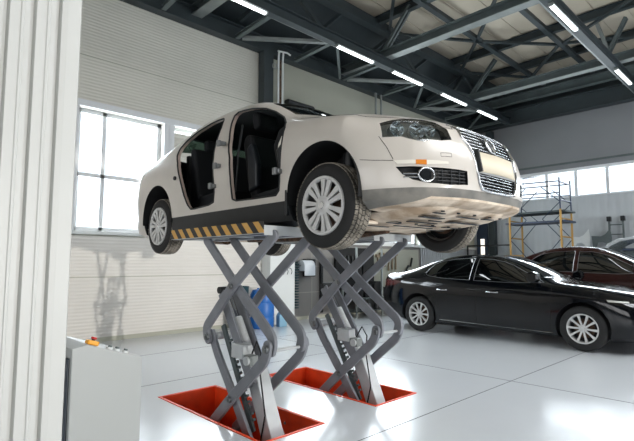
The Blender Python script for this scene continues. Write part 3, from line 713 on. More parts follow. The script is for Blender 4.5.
def build_saloon(loc, rz, paint, label, zs=1.0, full=True, wheels=True, flip=False):
    root = empty('car', loc, rz); tag(root, label, 'car')
    hb = saloon_hull(84 if full else 60)
    if zs != 1: hb.v = [(x, y, z * zs if z < .5 else .5 * zs + (z - .5) * zs * 1.02) for x, y, z in hb.v]
    Zs = lambda p: [(a, b * zs if b < .5 else .5 * zs + (b - .5) * zs * 1.02) for a, b in p]
    bv = BVHTree.FromPolygons([Vector(v) for v in hb.v], hb.f)
    rw = Zs([(2.70, 1.085), (2.66, 1.17), (2.58, 1.24), (2.46, 1.295), (2.2, 1.34), (1.84, 1.352), (1.79, 1.345), (1.79, .978), (2.346, 1.0), (2.62, 1.035), (2.68, 1.055)])
    fw = Zs([(1.71, 1.345), (1.467, 1.332), (1.26, 1.29), (1.10, 1.235), (.87, 1.125), (.70, 1.045), (.555, .972), (.98, .955), (1.71, .972)])
    ws = Zs([(-.68, 1.05), (-.56, 1.33), (-.3, 1.40), (.3, 1.40), (.56, 1.33), (.68, 1.05), (.3, 1.05), (-.3, 1.05)])
    bk = Zs([(-.63, 1.13), (-.52, 1.33), (.52, 1.33), (.63, 1.13)])
    b0 = MB(); b0.v, b0.f, b0.m = hb.v, hb.f, [0] * len(hb.f)
    body = b0.build('body', [M[paint], M['interior']])
    md = body.modifiers.new('s', 'SOLIDIFY'); md.thickness = .03; md.offset = -1; md.material_offset = 1; md.use_even_offset = False; md.material_offset_rim = 0
    apply_mods(body)
    def cutb(f, m='black_trim'):
        c = MB(); f(c); boolean(body, c.build('cut', [M[m]]))
    for s in (-1, 1):
        for pl in (rw, fw): cutb(lambda c: c.prism(pl, s * .45, s * 1.3, 'x'))
        for yy in (0, 2.825): cutb(lambda c: c.cyl((s * .5, yy, .345), (s * 1.3, yy, .345), .372, n=48))
    cutb(lambda c: c.prism(ws, 0, 1.38, 'y')); cutb(lambda c: c.prism(bk, 2.45, 3.5, 'y'))
    low = None
    fix(body.data, 32, recalc=False); body.parent = root
    gm = M['dark_window']
    for s, nm in ((-1, 0), (1, 1)):
        for pl in (rw, fw): panel('door_window', hb, [(s * .78, y, z) for y, z in pl], (s, 0, 0), gm, root, off=-.006, th=.004, back=.4)
    panel('windshield', hb, [(x * 1.01, .7 if z > 1.2 else .35, z) for x, z in ws], (0, -1, 0), M['windshield'], root, off=-.008, th=.004, back=.9)
    panel('rear_window', hb, [(x, 2.9, z) for x, z in bk], (0, 1, 0), gm, root, off=-.008, th=.004, back=.7)
    for s in (-1, 1):
        loop = [(s * .8, y, z) for y, z in rw]; drape(bv, loop + [loop[0]], .0042, M['steel'], 'window_trim', root, side=s)
        loop = [(s * .8, y, z) for y, z in fw]; drape(bv, loop + [loop[0]], .0042, M['steel'], 'window_trim', root, side=s)
    if not full and zs == 1: pass
    for s in (-1, 1):
        for ln in ([(s * .9, .41, .93), (s * .92, .42, .60), (s * .9, .46, .22)], [(s * .9, 1.63, .95), (s * .93, 1.65, .6), (s * .9, 1.66, .22)], [(s * .9, 2.66, 1.04), (s * .93, 2.60, .85), (s * .93, 2.42, .62), (s * .9, 2.36, .22)], [(s * .74, -.55, .84), (s * .74, 0, .93), (s * .73, .40, .98)]):
            drape(bv, [(a, b, c * zs) for a, b, c in ln], .0022, M['gap'], 'panel_gap', root)
        for y in (1.36, 2.30):
            h = bv.find_nearest(Vector((s * .95, y, .80 * zs)))[0]
            MB().tube([h + Vector((s * .0, -.10, 0)), h + Vector((s * .03, -.08, .003)), h + Vector((s * .034, 0, .006)), h + Vector((s * .03, .08, .003)), h + Vector((0, .10, 0))], .011, 8).build('door_handle', M['chrome'] if full else M[paint], root, smooth=50)
        # mirror
        mr = MB().prism([(.58, .99 * zs), (.54, 1.03 * zs), (.55, 1.12 * zs), (.62, 1.15 * zs), (.70, 1.13 * zs), (.72, 1.02 * zs), (.66, .98 * zs)], s * .93, s * 1.08, 'x').build('side_mirror', M[paint], root, bevel=.02)
        MB().bar((s * .84, .62, .985 * zs), (s * .96, .63, 1.01 * zs), .07, .03).build('mirror_arm', M['black_trim'], mr)
        hlp = [(s * .90, -.28, .775), (s * .824, -.529, .765), (s * .74, -.66, .745), (s * .72, -.70, .70), (s * .79, -.637, .675), (s * .885, -.40, .70)]
        hlp = [(a, b, c * zs) for a, b, c in hlp]
        h = panel('headlight', hb, hlp, (s * .6, -.8, 0), M['dark_glass'], root, off=.003, th=.008, back=.2)
        st = [(s * .89, -.32, .765), (s * .80, -.58, .748), (s * .80, -.58, .73), (s * .89, -.34, .735)]
        panel('daytime_strip', hb, [(a, b, c * zs) for a, b, c in st], (s * .6, -.8, 0), M['lamp_inner'], h, off=.006, th=.008, back=.2)
        tlp = [(s * .92, 3.25, .93), (s * .8, 3.66, .96), (s * .50, 3.9, .93), (s * .50, 3.9, .80), (s * .8, 3.7, .82), (s * .92, 3.42, .86)]
        panel('tail_light', hb, [(a, b, c * zs) for a, b, c in tlp], (s * .5, .86, 0), M['red_lens'], root, off=.003, th=.008, back=.3)
        drape(bv, [(s * .9, .42, .23), (s * .92, 1.4, .24), (s * .9, 2.38, .26)], .007, M['chrome'], 'sill_strip', root)
    if full:
        for x in (-.38, .38):
            for y, z in ((1.30, .36), (2.25, .40)):
                q = MB().prism([(y, z), (y - .5, z + .03), (y - .52, z + .15), (y - .12, z + .14), (y - .02, z + .72), (y + .06, z + .70), (y + .10, z + .1)], x - .24, x + .24, 'x').build('seat', M['seat'], root, bevel=.03)
                MB().box(x - .12, x + .12, y + .02, y + .10, z + .72, z + .88).build('headrest', M['seat'], q, bevel=.02)
        MB().prism([(.30, .6), (.30, .95), (.62, .98), (.78, .9), (.74, .6)], -.74, .74, 'x').build('dashboard', M['interior'], root, bevel=.02)
        g = MB()
        for z in (.30, .36, .42, .48): g.tube([(x, -.965 + s_nose(x, z) - .004, z) for x in [i / 10 * .6 for i in range(-10, 11)]], .008, 6)
        g.build('grille_bars', M['black_trim'], root, smooth=60)
    MB().box(-.75, .75, .42, 2.4, .22, .30).build('floor_pan', M['interior'], root)
    for y in (0, 2.825):
        for s in (-1, 1):
            w = MB(); w.lathe([(.370, .905), (.371, .80), (.371, .50), (.15, .50)], c=(0, y, .345), axis='x', n=28, a0=R(-10), a1=R(190))
            if s < 0: w.v = [(-a, b_, c_) for a, b_, c_ in w.v]
            w.build('wheel_liner', M['interior'], root, smooth=40)
            wheel('wheel', root, (s * .905, y, .33), s, .33, .212, .215, alloy, 'rubber', False, rot=.35 if y else 1.0)
    return root
black = build_saloon(B_LOC, -.00649, 'black_paint', 'black saloon with silver alloy wheels parked beside the lifts')
maroon = build_saloon((11.20, 1.55, 0), 0, 'maroon_paint', 'dark maroon car parked behind the black saloon', 1.12, False)
# silver hatch with its tailgate up, tail towards the window wall
silver = build_saloon((13.75, -.6, 0), 0, 'silver_car', 'silver car with its tailgate raised, half hidden behind the maroon car', 1.06, False)
tg = MB(); pr = [(2.5, 1.50), (2.75, 1.70), (3.05, 1.84), (3.45, 1.91), (3.80, 1.87), (4.02, 1.76), (4.15, 1.56), (4.10, 1.55), (3.96, 1.70), (3.75, 1.80), (3.45, 1.85), (3.08, 1.78), (2.78, 1.64), (2.55, 1.48)]
o = tg.prism([(a, b) for a, b in pr], -.62, .62, 'x').build('tailgate', M['silver_car'], silver, bevel=.012)
# ------------------------------------------------------------------ the hall
WY, WX, X0, Y0 = 8.1, 15.4, -7, -9
PITS = [(2.14, 2.75), (3.42, 4.03)]; PY = (2.80, 4.40)
xs = [X0, PITS[0][0], PITS[0][1], PITS[1][0], PITS[1][1], WX]; ysr = [Y0, PY[0], PY[1], WY]
fl = MB(); gv = [(x, y, 0) for x in xs for y in ysr]; nyy = len(ysr)
for i in range(len(xs) - 1):
    for j in range(3):
        if j == 1 and i in (1, 3): continue
        fl.f.append((i * nyy + j, (i + 1) * nyy + j, (i + 1) * nyy + j + 1, i * nyy + j + 1)); fl.m.append(0)
fl.v = gv
floor = struct(fl.build('floor', M['floor']))
jt = MB()
for y in (-2.2, .9, 2.35, 4.9, 6.5): jt.box(X0, WX, y, y + .006, 0, .0012)
for x in (-1.2, 1.4, 5.2, 9.6, 12.4): jt.box(x, x + .006, Y0, WY, 0, .0012)
struct(jt.build('trim_1', M['gap']))
# window wall with openings
WIN = [(2.40, 3.86, 1.80, 3.84), (4.06, 6.00, 1.80, 3.84), (6.90, 8.60, 1.80, 3.84), (8.80, 12.0, 1.80, 3.84)]
w = MB(); WT = .30
def wall_mi(z): return 0
def wpiece(x0, x1, z0, z1, mi):
    w.box(x0, x1, WY, WY + WT, z0, z1, mi)
w_x = [X0] + [a for t in WIN for a in t[:2]] + [WX + .3]
wpiece(X0, 6.3, 0, 1.80, 0); wpiece(6.3, WX + .3, 0, 1.80, 2)
wpiece(X0, 6.3, 3.84, 6.3, 1); wpiece(6.3, WX + .3, 3.84, 6.3, 3)
for k in range(0, len(w_x), 2): wpiece(w_x[k], w_x[k + 1], 1.80, 3.84, 0 if w_x[k] < 6 else 3)
struct(w.build('wall_left', [M['wall_white'], M['wall_upper'], M['tile'], M['wall_smooth']]))
sm = MB()
for z in (1.04, 4.70, 1.72): sm.box(X0, 6.3, WY - .004, WY, z, z + .014)
for x in (7.6, 8.9, 10.2, 11.5): sm.box(x, x + .01, WY - .004, WY, 0, 1.7)
for z in (.6, 1.2): sm.box(6.3, WX, WY - .004, WY, z, z + .01)
struct(sm.build('trim_2', M['wall_smooth']))
bb = MB().box(X0, WX, WY - .02, WY, 0, .07); struct(bb.build('baseboard_left', M['wall_smooth']))
sl = MB().box(X0, WX, WY - .07, WY + .02, 1.74, 1.80); struct(sl.build('trim_3', M['white_metal'], bevel=.005))
for n, (x0, x1, z0, z1) in enumerate(WIN):
    f = MB(); y0, y1 = WY + .12, WY + .20; t = .07
    f.box(x0, x1, y0, y1, z1 - t, z1); f.box(x0, x1, y0, y1, z0, z0 + t); f.box(x0, x0 + t, y0, y1, z0, z1); f.box(x1 - t, x1, y0, y1, z0, z1)
    a = .11
    f.box(x0 - a, x1 + a, WY - .03, WY + .005, z1, z1 + a); f.box(x0 - a, x0, WY - .03, WY + .005, z0, z1); f.box(x1, x1 + a, WY - .03, WY + .005, z0, z1)
    k = max(1, round((x1 - x0) / 1.0)); ms = [x0 + .45] if n == 0 else [x0 + (x1 - x0) * i / k for i in range(1, k)]
    for x in ms: f.box(x - .035, x + .035, y0, y1, z0, z1)
    f.box(x0, x1, y0, y1, 2.70, 2.77)
    o = struct(f.build('window_%d' % (n + 1), M['white_frame'], bevel=.006))
    g = MB().box(x0 + t, x1 - t, WY + .155, WY + .165, z0 + t, z1 - t).build('pane', M['pane'], o)
bl = MB().box(4.08, 5.98, WY + .05, WY + .06, 2.45, 3.72)
tag(bl.build('window_blind', M['wall_upper']), 'grey blind lowered in the window behind the raised car', 'blind')
# far wall, its band of windows and the dark panel above
w = MB(); FW = [(-7.0 + .84 * k, -7.0 + .84 * (k + 1)) for k in range(16)]; zA, zB = 3.31, 4.06; fy1 = FW[-1][1]
w.box(WX, WX + .3, Y0, WY, 0, zA, 0); w.box(WX, WX + .3, Y0, FW[0][0], zA, zB, 0); w.box(WX, WX + .3, fy1, WY, zA, zB, 0); w.box(WX, WX + .3, Y0, WY, zB, 6.3, 1)
struct(w.build('wall_back', [M['wall_far'], M['far_upper']]))
f = MB(); f.box(WX - .04, WX + .10, FW[0][0], fy1, zB, zB + .09); f.box(WX - .03, WX + .10, FW[0][0], fy1, zA - .04, zA)
for a, b in FW + [(fy1, 0)]: f.box(WX, WX + .09, a - .045, a + .045, zA, zB)
o = struct(f.build('window_5', M['white_frame'])); MB().box(WX + .04, WX + .05, FW[0][0], fy1, zA, zB).build('pane', M['pane'], o)
struct(MB().box(WX - .03, WX, Y0, WY, 4.30, 4.36).build('trim_4', M['steel_mid']))
# remaining walls behind the photographer: the side facing the light is an open gateway
w = MB(); w.box(X0 - .3, X0, Y0, WY + WT, 0, 1.2); w.box(X0 - .3, X0, Y0, WY + WT, 4.2, 7.4); w.box(X0 - .3, X0, Y0, -6, 1.2, 4.2); w.box(X0 - .3, X0, 6, WY + WT, 1.2, 4.2)  # window band added out of view to light the car sides
for y in (-3, 0, 3): w.box(X0 - .2, X0 - .1, y - .1, y + .1, 1.2, 4.2)
struct(w.build('wall_right', M['shade_wall']))
w = MB(); w.box(X0, WX + .3, Y0 - .3, Y0, 3.2, 7.4); w.box(X0, -3, Y0 - .3, Y0, 0, 3.2); w.box(13.5, WX + .3, Y0 - .3, Y0, 0, 3.2); struct(w.build('wall_front', M['shade_wall']))
# eaves and roof
c = MB(); c.add([(X0, WY + .3, 6.25), (WX + .3, WY + .3, 6.25), (WX + .3, 6.95, 7.15), (X0, 6.95, 7.15)], [(0, 1, 2, 3)])
c.add([(X0, WY + .3, 6.33), (WX + .3, WY + .3, 6.33), (WX + .3, 6.95, 7.23), (X0, 6.95, 7.23)], [(0, 1, 2, 3)])
struct(c.build('trim_5', M['steel_dark']))
c = MB()
for q in ((X0, WX + .3, -2.2, 6.95), (X0, WX + .3, Y0 - .3, -6.2), (X0, 1.4, -6.2, -2.2), (15.2, WX + .3, -6.2, -2.2)): c.box(*q, 7.22, 7.34)
struct(c.build('ceiling', M['roof']))
for k in range(4):  # unseen panes added over the opening to bring fill light down
    tag(MB().box(1.4 + 3.45 * k + .03, 1.4 + 3.45 * (k + 1) - .03, -6.2, -2.2, 7.34, 7.36).build('added_roof_pane', M['pane']), 'clear roof pane added for fill light behind the photographer', 'roof light', 'roof panes added for fill light behind the photographer')
c = MB().box(WX - .02, WX + .3, Y0, 8.1, 6.2, 7.3); struct(c.build('trim_6', M['steel_dark']))
c = MB()
for k in range(28): c.box(X0, WX, -8.6 + k * .56, -8.6 + k * .56 + .02, 7.205, 7.22)
struct(c.build('trim_7', M['roof']))
# purlins, bracing
def steel(name, label, cat, group, fn, m='steel_dark'):
    b = MB(); fn(b); o = b.build(name, M[m]); tag(o, label, cat, group); return o
PX = [8.6 + 1.72 * k for k in range(-8, 4)]
for i, x in enumerate(PX):
    steel('roof_purlin', 'dark steel purlin running across under the beige roof sheets', 'roof beam', 'purlins under the roof', lambda b: b.ibeam((x, Y0, 7.08), (x, 6.95, 7.08), .13, .20))
for y in (6.9, 5.55, 4.15, 1.35, -1.45):
    steel('roof_tie', 'long dark steel tie crossing the roof purlins', 'roof beam', 'long ties under the roof', lambda b: b.bar((X0, y, 6.98), (WX, y, 6.98), .12 if y < 6 else .2, .10 if y < 6 else .22))
def brace(a, b_):
    steel('roof_brace', 'slanting dark steel brace between two roof purlins', 'roof brace', 'slanting braces under the roof', lambda b: b.bar(a + (6.96,), b_ + (6.96,), .07, .06))
for k in range(-2, 4):
    x = 11.04 + 3.44 * (k - 1)
    for p, q in (((x, 5.6), (x + 1.72, 4.2)), ((x + 1.72, 4.2), (x + 3.44, 5.6)), ((x, 5.6), (x + 1.5, 6.9)), ((x + 1.5, 6.9), (x + 3.44, 5.6)), ((x, 1.4), (x + 1.72, 4.1)), ((x + 1.72, 4.1), (x + 3.44, 1.4))):
        if q[0] < WX: brace(p, q)
# roof trusses over the hall
TX = [.2, 4.4, 8.6, 12.75]
for x in TX:
    t = empty('roof_truss', (x, 0, 6.1)); tag(t, 'deep roof truss spanning the hall with a pale bottom chord', 'roof truss', 'trusses spanning the hall')
    MB().ibeam((0, Y0, .06), (0, 8.05, .06), .22, .20, .02).build('bottom_chord', M['steel_mid'], t)
    MB().box(-.11, .11, Y0, 8.05, -.05, -.035).build('chord_flange', M['steel_light'], t)
    for (ya, za, yb_, zb_) in ((6.75, .16, 7.5, .55), (6.65, .16, 5.9, 1.0), (3.05, .2, 3.30, 1.1), (3.15, .12, 2.68, 1.0)):
        m = MB(); m.bar((-.05, ya, za), (-.05, yb_, zb_), .05, .07); m.bar((.05, ya, za), (.05, yb_, zb_), .05, .07); m.build('web', M['steel_light' if ya < 3.1 else 'steel_mid'], t)
# crane-like lamp rails along the hall with tube lamps under them
LAMPS = {}
LX = [[(4.02, 5.03), (6.88, 8.07), (8.78, 10.02), (10.92, 12.25), (12.9, 14.15)], [(8.45, 9.75), (12.45, 13.75), (4.2, 5.5), (0.2, 1.5)]]
for j, (y, nm) in enumerate(((6.62, 'lamp rail nearer the window wall'), (2.92, 'lamp rail over the parked cars'))):
    r = empty('lamp_rail', (0, y, 5.95)); tag(r, 'dark steel beam hanging under the trusses, ' + nm, 'beam')
    MB().ibeam((X0, 0, .0), (WX, 0, .0), .15, .22, .018).build('beam', M['steel_dark'], r)
    MB().bar((X0, .10, -.06), (WX, .10, -.06), .05, .05).build('cable_tray', M['steel_light'], r)
    for (a, b) in LX[j]:
        l = empty('tube_lamp', (a, y - .04, 5.81))
        g = {0: 'on the rail nearer the window wall', 1: 'on the rail over the parked cars'}[j]
        tag(l, 'long lit white tube lamp ' + g, 'ceiling lamp', 'tube lamps ' + g)
        L_ = b - a; LAMPS[l.name] = L_
        MB().box(0, L_, -.042, .042, -.005, .03).build('housing', M['white_metal'], l, bevel=.006)
        MB().prism([(-.036, -.006), (-.03, -.028), (0, -.036), (.03, -.028), (.036, -.006)], .03, L_ - .03, 'x').build('diffuser', M['tube'], l)
        for e in (0, L_): MB().box(e - .015, e + .015, -.042, .042, -.03, .03).build('end_cap', M['steel_light'], l)
# flat zigzag girder between the window wall and the first rail
WC = MB(); WC.ibeam((X0, 7.98, 6.02), (WX, 7.98, 6.02), .2, .34, .02); tag(WC.build('eaves_beam', M['steel_dark']), 'dark steel beam along the top of the window wall', 'beam')
for k in range(-5, 7):
    x = 5.27 + 1.6 * k
    if x > 15: continue
    steel('girder_strut', 'short steel strut from the window wall to the lamp rail', 'strut', 'struts of the flat girder along the window wall', lambda b: b.ibeam((x, 7.87, 5.90), (x - .05, 6.71, 5.90), .09, .08, .01), 'steel_mid')
    if x + 1.6 < WX and k % 2 == 0: steel('girder_diagonal', 'slanting steel bar from the window wall to the lamp rail', 'strut', 'slanting bars of the flat girder along the window wall', lambda b: b.bar((x + .1, 7.83, 5.90), (x + 1.5, 6.74, 5.90), .10, .06), 'steel_light')
for k, x in enumerate((6.9, 10.1, 13.3)):
    steel('girder_diagonal', 'slanting steel bar from the window wall to the lamp rail', 'strut', 'slanting bars of the flat girder along the window wall', lambda b: b.bar((x + 1.4, 7.83, 5.86), (x + .15, 6.72, 5.86), .06, .05), 'steel_mid')
for k in range(-3, 6):
    x = 5.3 + 1.72 * k
    steel('eaves_brace', 'dark slanting brace from the wall beam up to the roof edge', 'roof brace', 'braces between wall beam and roof edge', lambda b: b.bar((x, 7.84, 6.24), (x + .45, 7.0, 6.9), .08, .08))
for k in range(4):
    x = 4.9 + 3.44 * k
    steel('roof_edge_web', 'dark slanting web bar standing on the lamp rail', 'roof brace', 'web bars above the lamp rail', lambda b: (b.bar((x, 6.75, 6.06), (x + .9, 6.9, 6.9), .08, .08), b.bar((x + 1.8, 6.75, 6.06), (x + .9, 6.9, 6.9), .08, .08)))
# hall columns
tag(MB().ibeam((0, 0, 0), (0, 0, .001), 0.001, 0.001).box(5.97, 6.22, 7.86, 8.06, 1.82, 5.85).build('hall_column', M['steel_dark']), 'dark steel column in front of the window wall behind the raised car', 'column')
tag(MB().box(6.14, 6.82, 7.80, 8.09, 0, 1.72).build('column_casing', M['white_metal'], bevel=.01), 'white boxed column casing beside the blue barrel', 'column casing')
# far end beams
steel('end_wall_beam', 'deep dark beam across the hall at the far wall', 'beam', 'beams at the far wall', lambda b: b.ibeam((15.15, Y0, 6.05), (15.15, 8.0, 6.05), .3, .5, .03))
steel('end_wall_beam', 'deep dark beam across the hall at the far wall', 'beam', 'beams at the far wall', lambda b: b.ibeam((14.6, Y0, 6.45), (14.6, 8.0, 6.45), .2, .25, .02), 'steel_mid')
# pipes on the column
pp = empty('wall_pipes', (6.27, 7.75, 3.0)); tag(pp, 'pair of thin white pipes rising up the wall beside the dark column', 'pipes')
for dx in (.0, .12): MB().tube([(dx, 0, 0), (dx, 0, 2.70), (dx, -.02, 2.88)], .022, 10).build('pipe', M['white_metal'], pp, smooth=50)
MB().box(.03, .10, .02, .08, 0, 2.7).build('cable_duct', M['rust'], pp)
MB().tube([(-.02, 0, 2.88), (.22, -.03, 2.90), (.30, -.05, 2.86)], .02, 8).build('pipe_elbow', M['white_metal'], pp, smooth=50)
MB().tube([(-.12 + .06 * math.cos(a), -.02, 2.5 + .06 * math.sin(a)) for a in [2 * PI * i / 16 for i in range(16)]], .01, 6, closed=True).build('hook_ring', M['steel_light'], pp, smooth=50)
ht = empty('wall_heater', (7.04, 7.95, 4.89)); tag(ht, 'long black heater bar on the wall just above the car roof', 'heater')
MB().prism([(-.08, -.04), (-.11, .01), (-.07, .06), (.05, .06), (.07, 0), (.04, -.04)], -.38, .42, 'x').build('body', M['black_trim'], ht, bevel=.015)
for x in (-.25, .28): MB().box(x - .02, x + .02, .02, .1, -.02, .03).build('bracket', M['steel_light'], ht)
p2 = MB(); p2.tube([(9.72, 7.85, 4.2), (9.72, 7.85, 5.85)], .03, 8); p2.tube([(9.95, 7.85, 4.2), (9.95, 7.85, 5.85)], .03, 8); tag(p2.build('drain_pipes', M['steel_light'], smooth=50), 'pair of pale pipes rising behind the car bonnet to the beams', 'pipes')

rb = MB()
for k in range(30): rb.box(12.05 + k * .11, 12.05 + k * .11 + .06, 8.06, 8.10, 0, 1.72)
struct(rb.build('trim_8', M['wall_far']))
# ------------------------------------------------------------------ scissor lifts
def offs(pts, w, z_end=True):
    """outline of a flat bar of width w following a 2-D centreline with rounded ends"""
    P = [Vector(p) for p in pts]; L_, R_ = [], []
    n = len(P)
    for i in range(n):
        t = (P[min(i + 1, n - 1)] - P[max(i - 1, 0)]).normalized(); nn = Vector((-t.y, t.x))
        L_.append(P[i] + nn * w / 2); R_.append(P[i] - nn * w / 2)
    def cap(c, a0):
        return [c + Vector((math.cos(a0 + PI * k / 8), math.sin(a0 + PI * k / 8))) * w / 2 for k in range(1, 8)]
    t1 = (P[-1] - P[-2]); t0 = (P[0] - P[1])
    out = L_ + [q for q in cap(P[-1], math.atan2(t1.y, t1.x) + PI / 2)[::1]] if False else None
    a1 = math.atan2(t1.y, t1.x); a0 = math.atan2(t0.y, t0.x)
    e1 = [P[-1] + Vector((math.cos(a1 + PI / 2 - PI * k / 8), math.sin(a1 + PI / 2 - PI * k / 8))) * w / 2 for k in range(1, 8)]
    e0 = [P[0] + Vector((math.cos(a0 + PI / 2 - PI * k / 8), math.sin(a0 + PI / 2 - PI * k / 8))) * w / 2 for k in range(1, 8)]
    return [tuple(q) for q in L_ + e1 + R_[::-1] + e0]
def rnd(pts, r, n=5):
    """round the corners of an open 2-D path"""
    out = [pts[0]]
    for a, b, c in zip(pts, pts[1:], pts[2:]):
        a, b, c = Vector(a), Vector(b), Vector(c); p = b + (a - b).normalized() * r; q = b + (c - b).normalized() * r
        for k in range(n + 1):
            t = k / n; out.append(tuple((1-t)**2 * p + 2*t*(1-t) * b + t*t * q))
    return out + [pts[-1]]
def build_lift(x0, name_label, hz):
    Yc = 3.34; t = empty('scissor_lift', (x0, Yc, 0)); tag(t, name_label, 'car lift')
    def L(y): return y - Yc
    # arms (y, z)
    up1 = [(2.80, 1.49), (3.34, 1.09), (3.76, .70), (3.70, .62)]      # top front to rear elbow
    up2 = [(3.82, 1.49), (3.34, 1.09), (2.83, .71), (2.86, .62)]
    lo1 = [(3.70, .66), (3.62, .52), (3.34, .18), (2.99, -.27)]
    lo2 = [(2.86, .66), (2.88, .56), (3.34, .18), (3.80, -.24)]
    for xa, sgn in ((.08, 1), (.41, -1)):
        for k, (path, dx) in enumerate(((up1, 0), (up2, .036), (lo1, .036), (lo2, 0))):
            if sgn < 0: dx = .036 - dx
            pl = offs(rnd([(L(a), b) for a, b in path], .07), .088)
            o = MB().prism(pl, xa + dx, xa + dx + .030, 'x').build('arm', M['lift_grey'], t, bevel=.006)
    for (y, z, r) in ((3.34, 1.09, .026), (3.34, .18, .026), (3.70, .64, .030), (2.86, .64, .030)):
        for xa in (.06, .46):
            p = MB(); p.cyl((xa, L(y), z), (xa + .03, L(y), z), r, n=18); p.cyl((xa - .008, L(y), z), (xa + .038, L(y), z), r * .55, n=6)
            p.build('pivot_pin', M['steel'], t, smooth=40)
    MB().cyl((.12, L(3.70), .64), (.42, L(3.70), .64), .036, n=18).build('cross_tube', M['lift_light'], t, smooth=40)
    MB().cyl((.12, L(2.86), .62), (.42, L(2.86), .62), .013, n=12).build('cross_rod', M['lift_light'], t, smooth=40)
    # platform
    pf = MB(); pf.box(0, .60, L(2.80), L(4.26), 1.530, 1.548); pf.box(0, .03, L(2.80), L(4.26), 1.505, 1.530); pf.box(.57, .60, L(2.80), L(4.26), 1.505, 1.530); pf.box(0, .60, L(2.795), L(2.80), 1.490, 1.566); pf.box(.03, .57, L(4.23), L(4.26), 1.505, 1.530)
    for y in (3.1, 3.5, 3.9, 4.15): pf.box(.03, .57, L(y), L(y) + .04, 1.508, 1.53)
    pf.build('platform', M['lift_light'], t, bevel=.004)
    for xa in (.10, .45): MB().box(xa - .03, xa + .06, L(2.86), L(4.2), 1.50, 1.53).build('slide_rail', M['lift_grey'], t)
    MB().box(-.006 if hz < 0 else .60, 0 if hz < 0 else .606, L(2.80), L(4.25), 1.508, 1.594).build('hazard_plate', M['hazard'], t)['label'] = 'black and yellow striped edge plate'
    for y in (3.02, 4.02):
        q = MB(); q.box(.22, .40, L(y) - .09, L(y) + .09, 1.548, 1.566); q.build('rubber_pad', M['black_trim'], t, bevel=.006)
    # ram: box tube below, twin cheeks and rods above, toothed safety rack beside it
    def Q(y, z, x=.27): return (x, L(y), z)
    MB().bar(Q(2.93, -.25), Q(3.23, .40), .135, .13, up=(1, 0, 0)).build('ram_housing', M['lift_light'], t, bevel=.008)
    MB().bar(Q(2.90, -.26), Q(2.975, -.10), .145, .14, up=(1, 0, 0)).build('ram_foot', M['black_trim'], t, bevel=.006)
    for dx in (-.075, .075): MB().bar(Q(3.18, .30, .27 + dx), Q(3.66, 1.02, .27 + dx), .10, .022, up=(1, 0, 0)).build('ram_cheek', M['lift_grey'], t, bevel=.005)
    c = MB(); c.cyl(Q(3.20, .33), Q(3.52, .80), .042, n=20); c.build('ram_cylinder', M['lift_light'], t, smooth=40)
    c = MB(); c.cyl(Q(3.50, .78), Q(3.68, 1.05), .022, n=16); c.build('ram_rod', M['chrome'], t, smooth=40)
    c = MB(); c.cyl(Q(3.67, 1.04, .17), Q(3.67, 1.04, .37), .03, n=16); c.build('ram_pin', M['black_trim'], t, smooth=40)
    rk = MB(); rk.bar(Q(3.14, -.05, .18), Q(3.60, .74, .18), .05, .02, up=(1, 0, 0))
    for k in range(15):
        f = k / 15; y, z = 3.18 + (3.54 - 3.18) * f, .02 + (.64 - .02) * f
        rk.bar((.18, L(y) - .028, z + .017), (.18, L(y) - .052, z + .032), .018, .022, up=(1, 0, 0))
    rk.build('safety_rack', M['steel_mid'], t)
    q = MB(); q.box(.13, .23, L(3.24), L(3.40), .50, .62); q.build('rack_block', M['lift_light'], t, bevel=.008)
    q = MB(); q.box(.14, .22, L(3.14), L(3.24), .46, .54); q.build('latch', M['steel_light'], t, bevel=.006)
    MB().cyl(Q(3.18, .50, .12), Q(3.18, .50, .22), .035, n=16).build('air_cylinder', M['lift_light'], t, smooth=40)
    h = MB(); h.tube([Q(3.20, .55, .2), Q(3.10, .66, .17), Q(3.03, .58, .16), Q(3.06, .40, .18), Q(3.02, .1, .2), Q(3.1, -.2, .2)], .007, 6); h.build('hose', M['black_trim'], t, smooth=60)
    bs = MB(); bs.box(.06, .13, L(2.84), L(4.36), -.36, -.30); bs.box(.41, .48, L(2.84), L(4.36), -.36, -.30)
    for y in (2.86, 3.6, 4.28): bs.box(.06, .48, L(y), L(y) + .06, -.38, -.32)
    bs.build('base_frame', M['lift_grey'], t)
    for y in (2.99, 3.80): MB().cyl((.06, L(y), -.26), (.48, L(y), -.26), .025, n=14).build('roller_shaft', M['steel'], t, smooth=40)
    return t
lift1 = build_lift(2.14, 'grey scissor lift with a striped edge, nearer the white column panel', -1)
lift2 = build_lift(3.42, 'grey scissor lift without visible stripes, nearer the parked black car', 1)
def pit(x0, x1, label):
    y0, y1 = PY; b = MB(); d = -.42; r = .035
    t = .012
    b.box(x0, x0 + t, y0, y1, d, .004); b.box(x1 - t, x1, y0, y1, d, .004); b.box(x0 + t, x1 - t, y0, y0 + t, d, .004); b.box(x0 + t, x1 - t, y1 - t, y1, d, .004)
    root = empty('pit_frame', (x0, y0, 0)); tag(root, label, 'pit frame')
    b.v = [(a - x0, c - y0, z) for a, c, z in b.v]; b.build('pit_walls', M['pit_red'], root)
    e = MB(); X, Y = x1 - x0, y1 - y0; s = .014
    e.box(-s, X + s, -s, .0, .0, .006); e.box(-s, X + s, Y, Y + s, .0, .006); e.box(-s, 0, 0, Y, .0, .006); e.box(X, X + s, 0, Y, .0, .006)
    e.build('rim', M['pit_red'], root)
    MB().box(t, X - t, t, Y - t, d, d + .02).build('pit_floor', M['pit_red'], root)
    for q in (.45, 1.15): MB().cyl((X - t, q, -.10), (X - t - .01, q, -.10), .012, n=10).build('bolt', M['steel'], root)
pit(2.14, 2.75, 'orange-red steel pit frame in the floor under the striped lift')
pit(3.42, 4.03, 'orange-red steel pit frame in the floor under the lift nearer the black car')
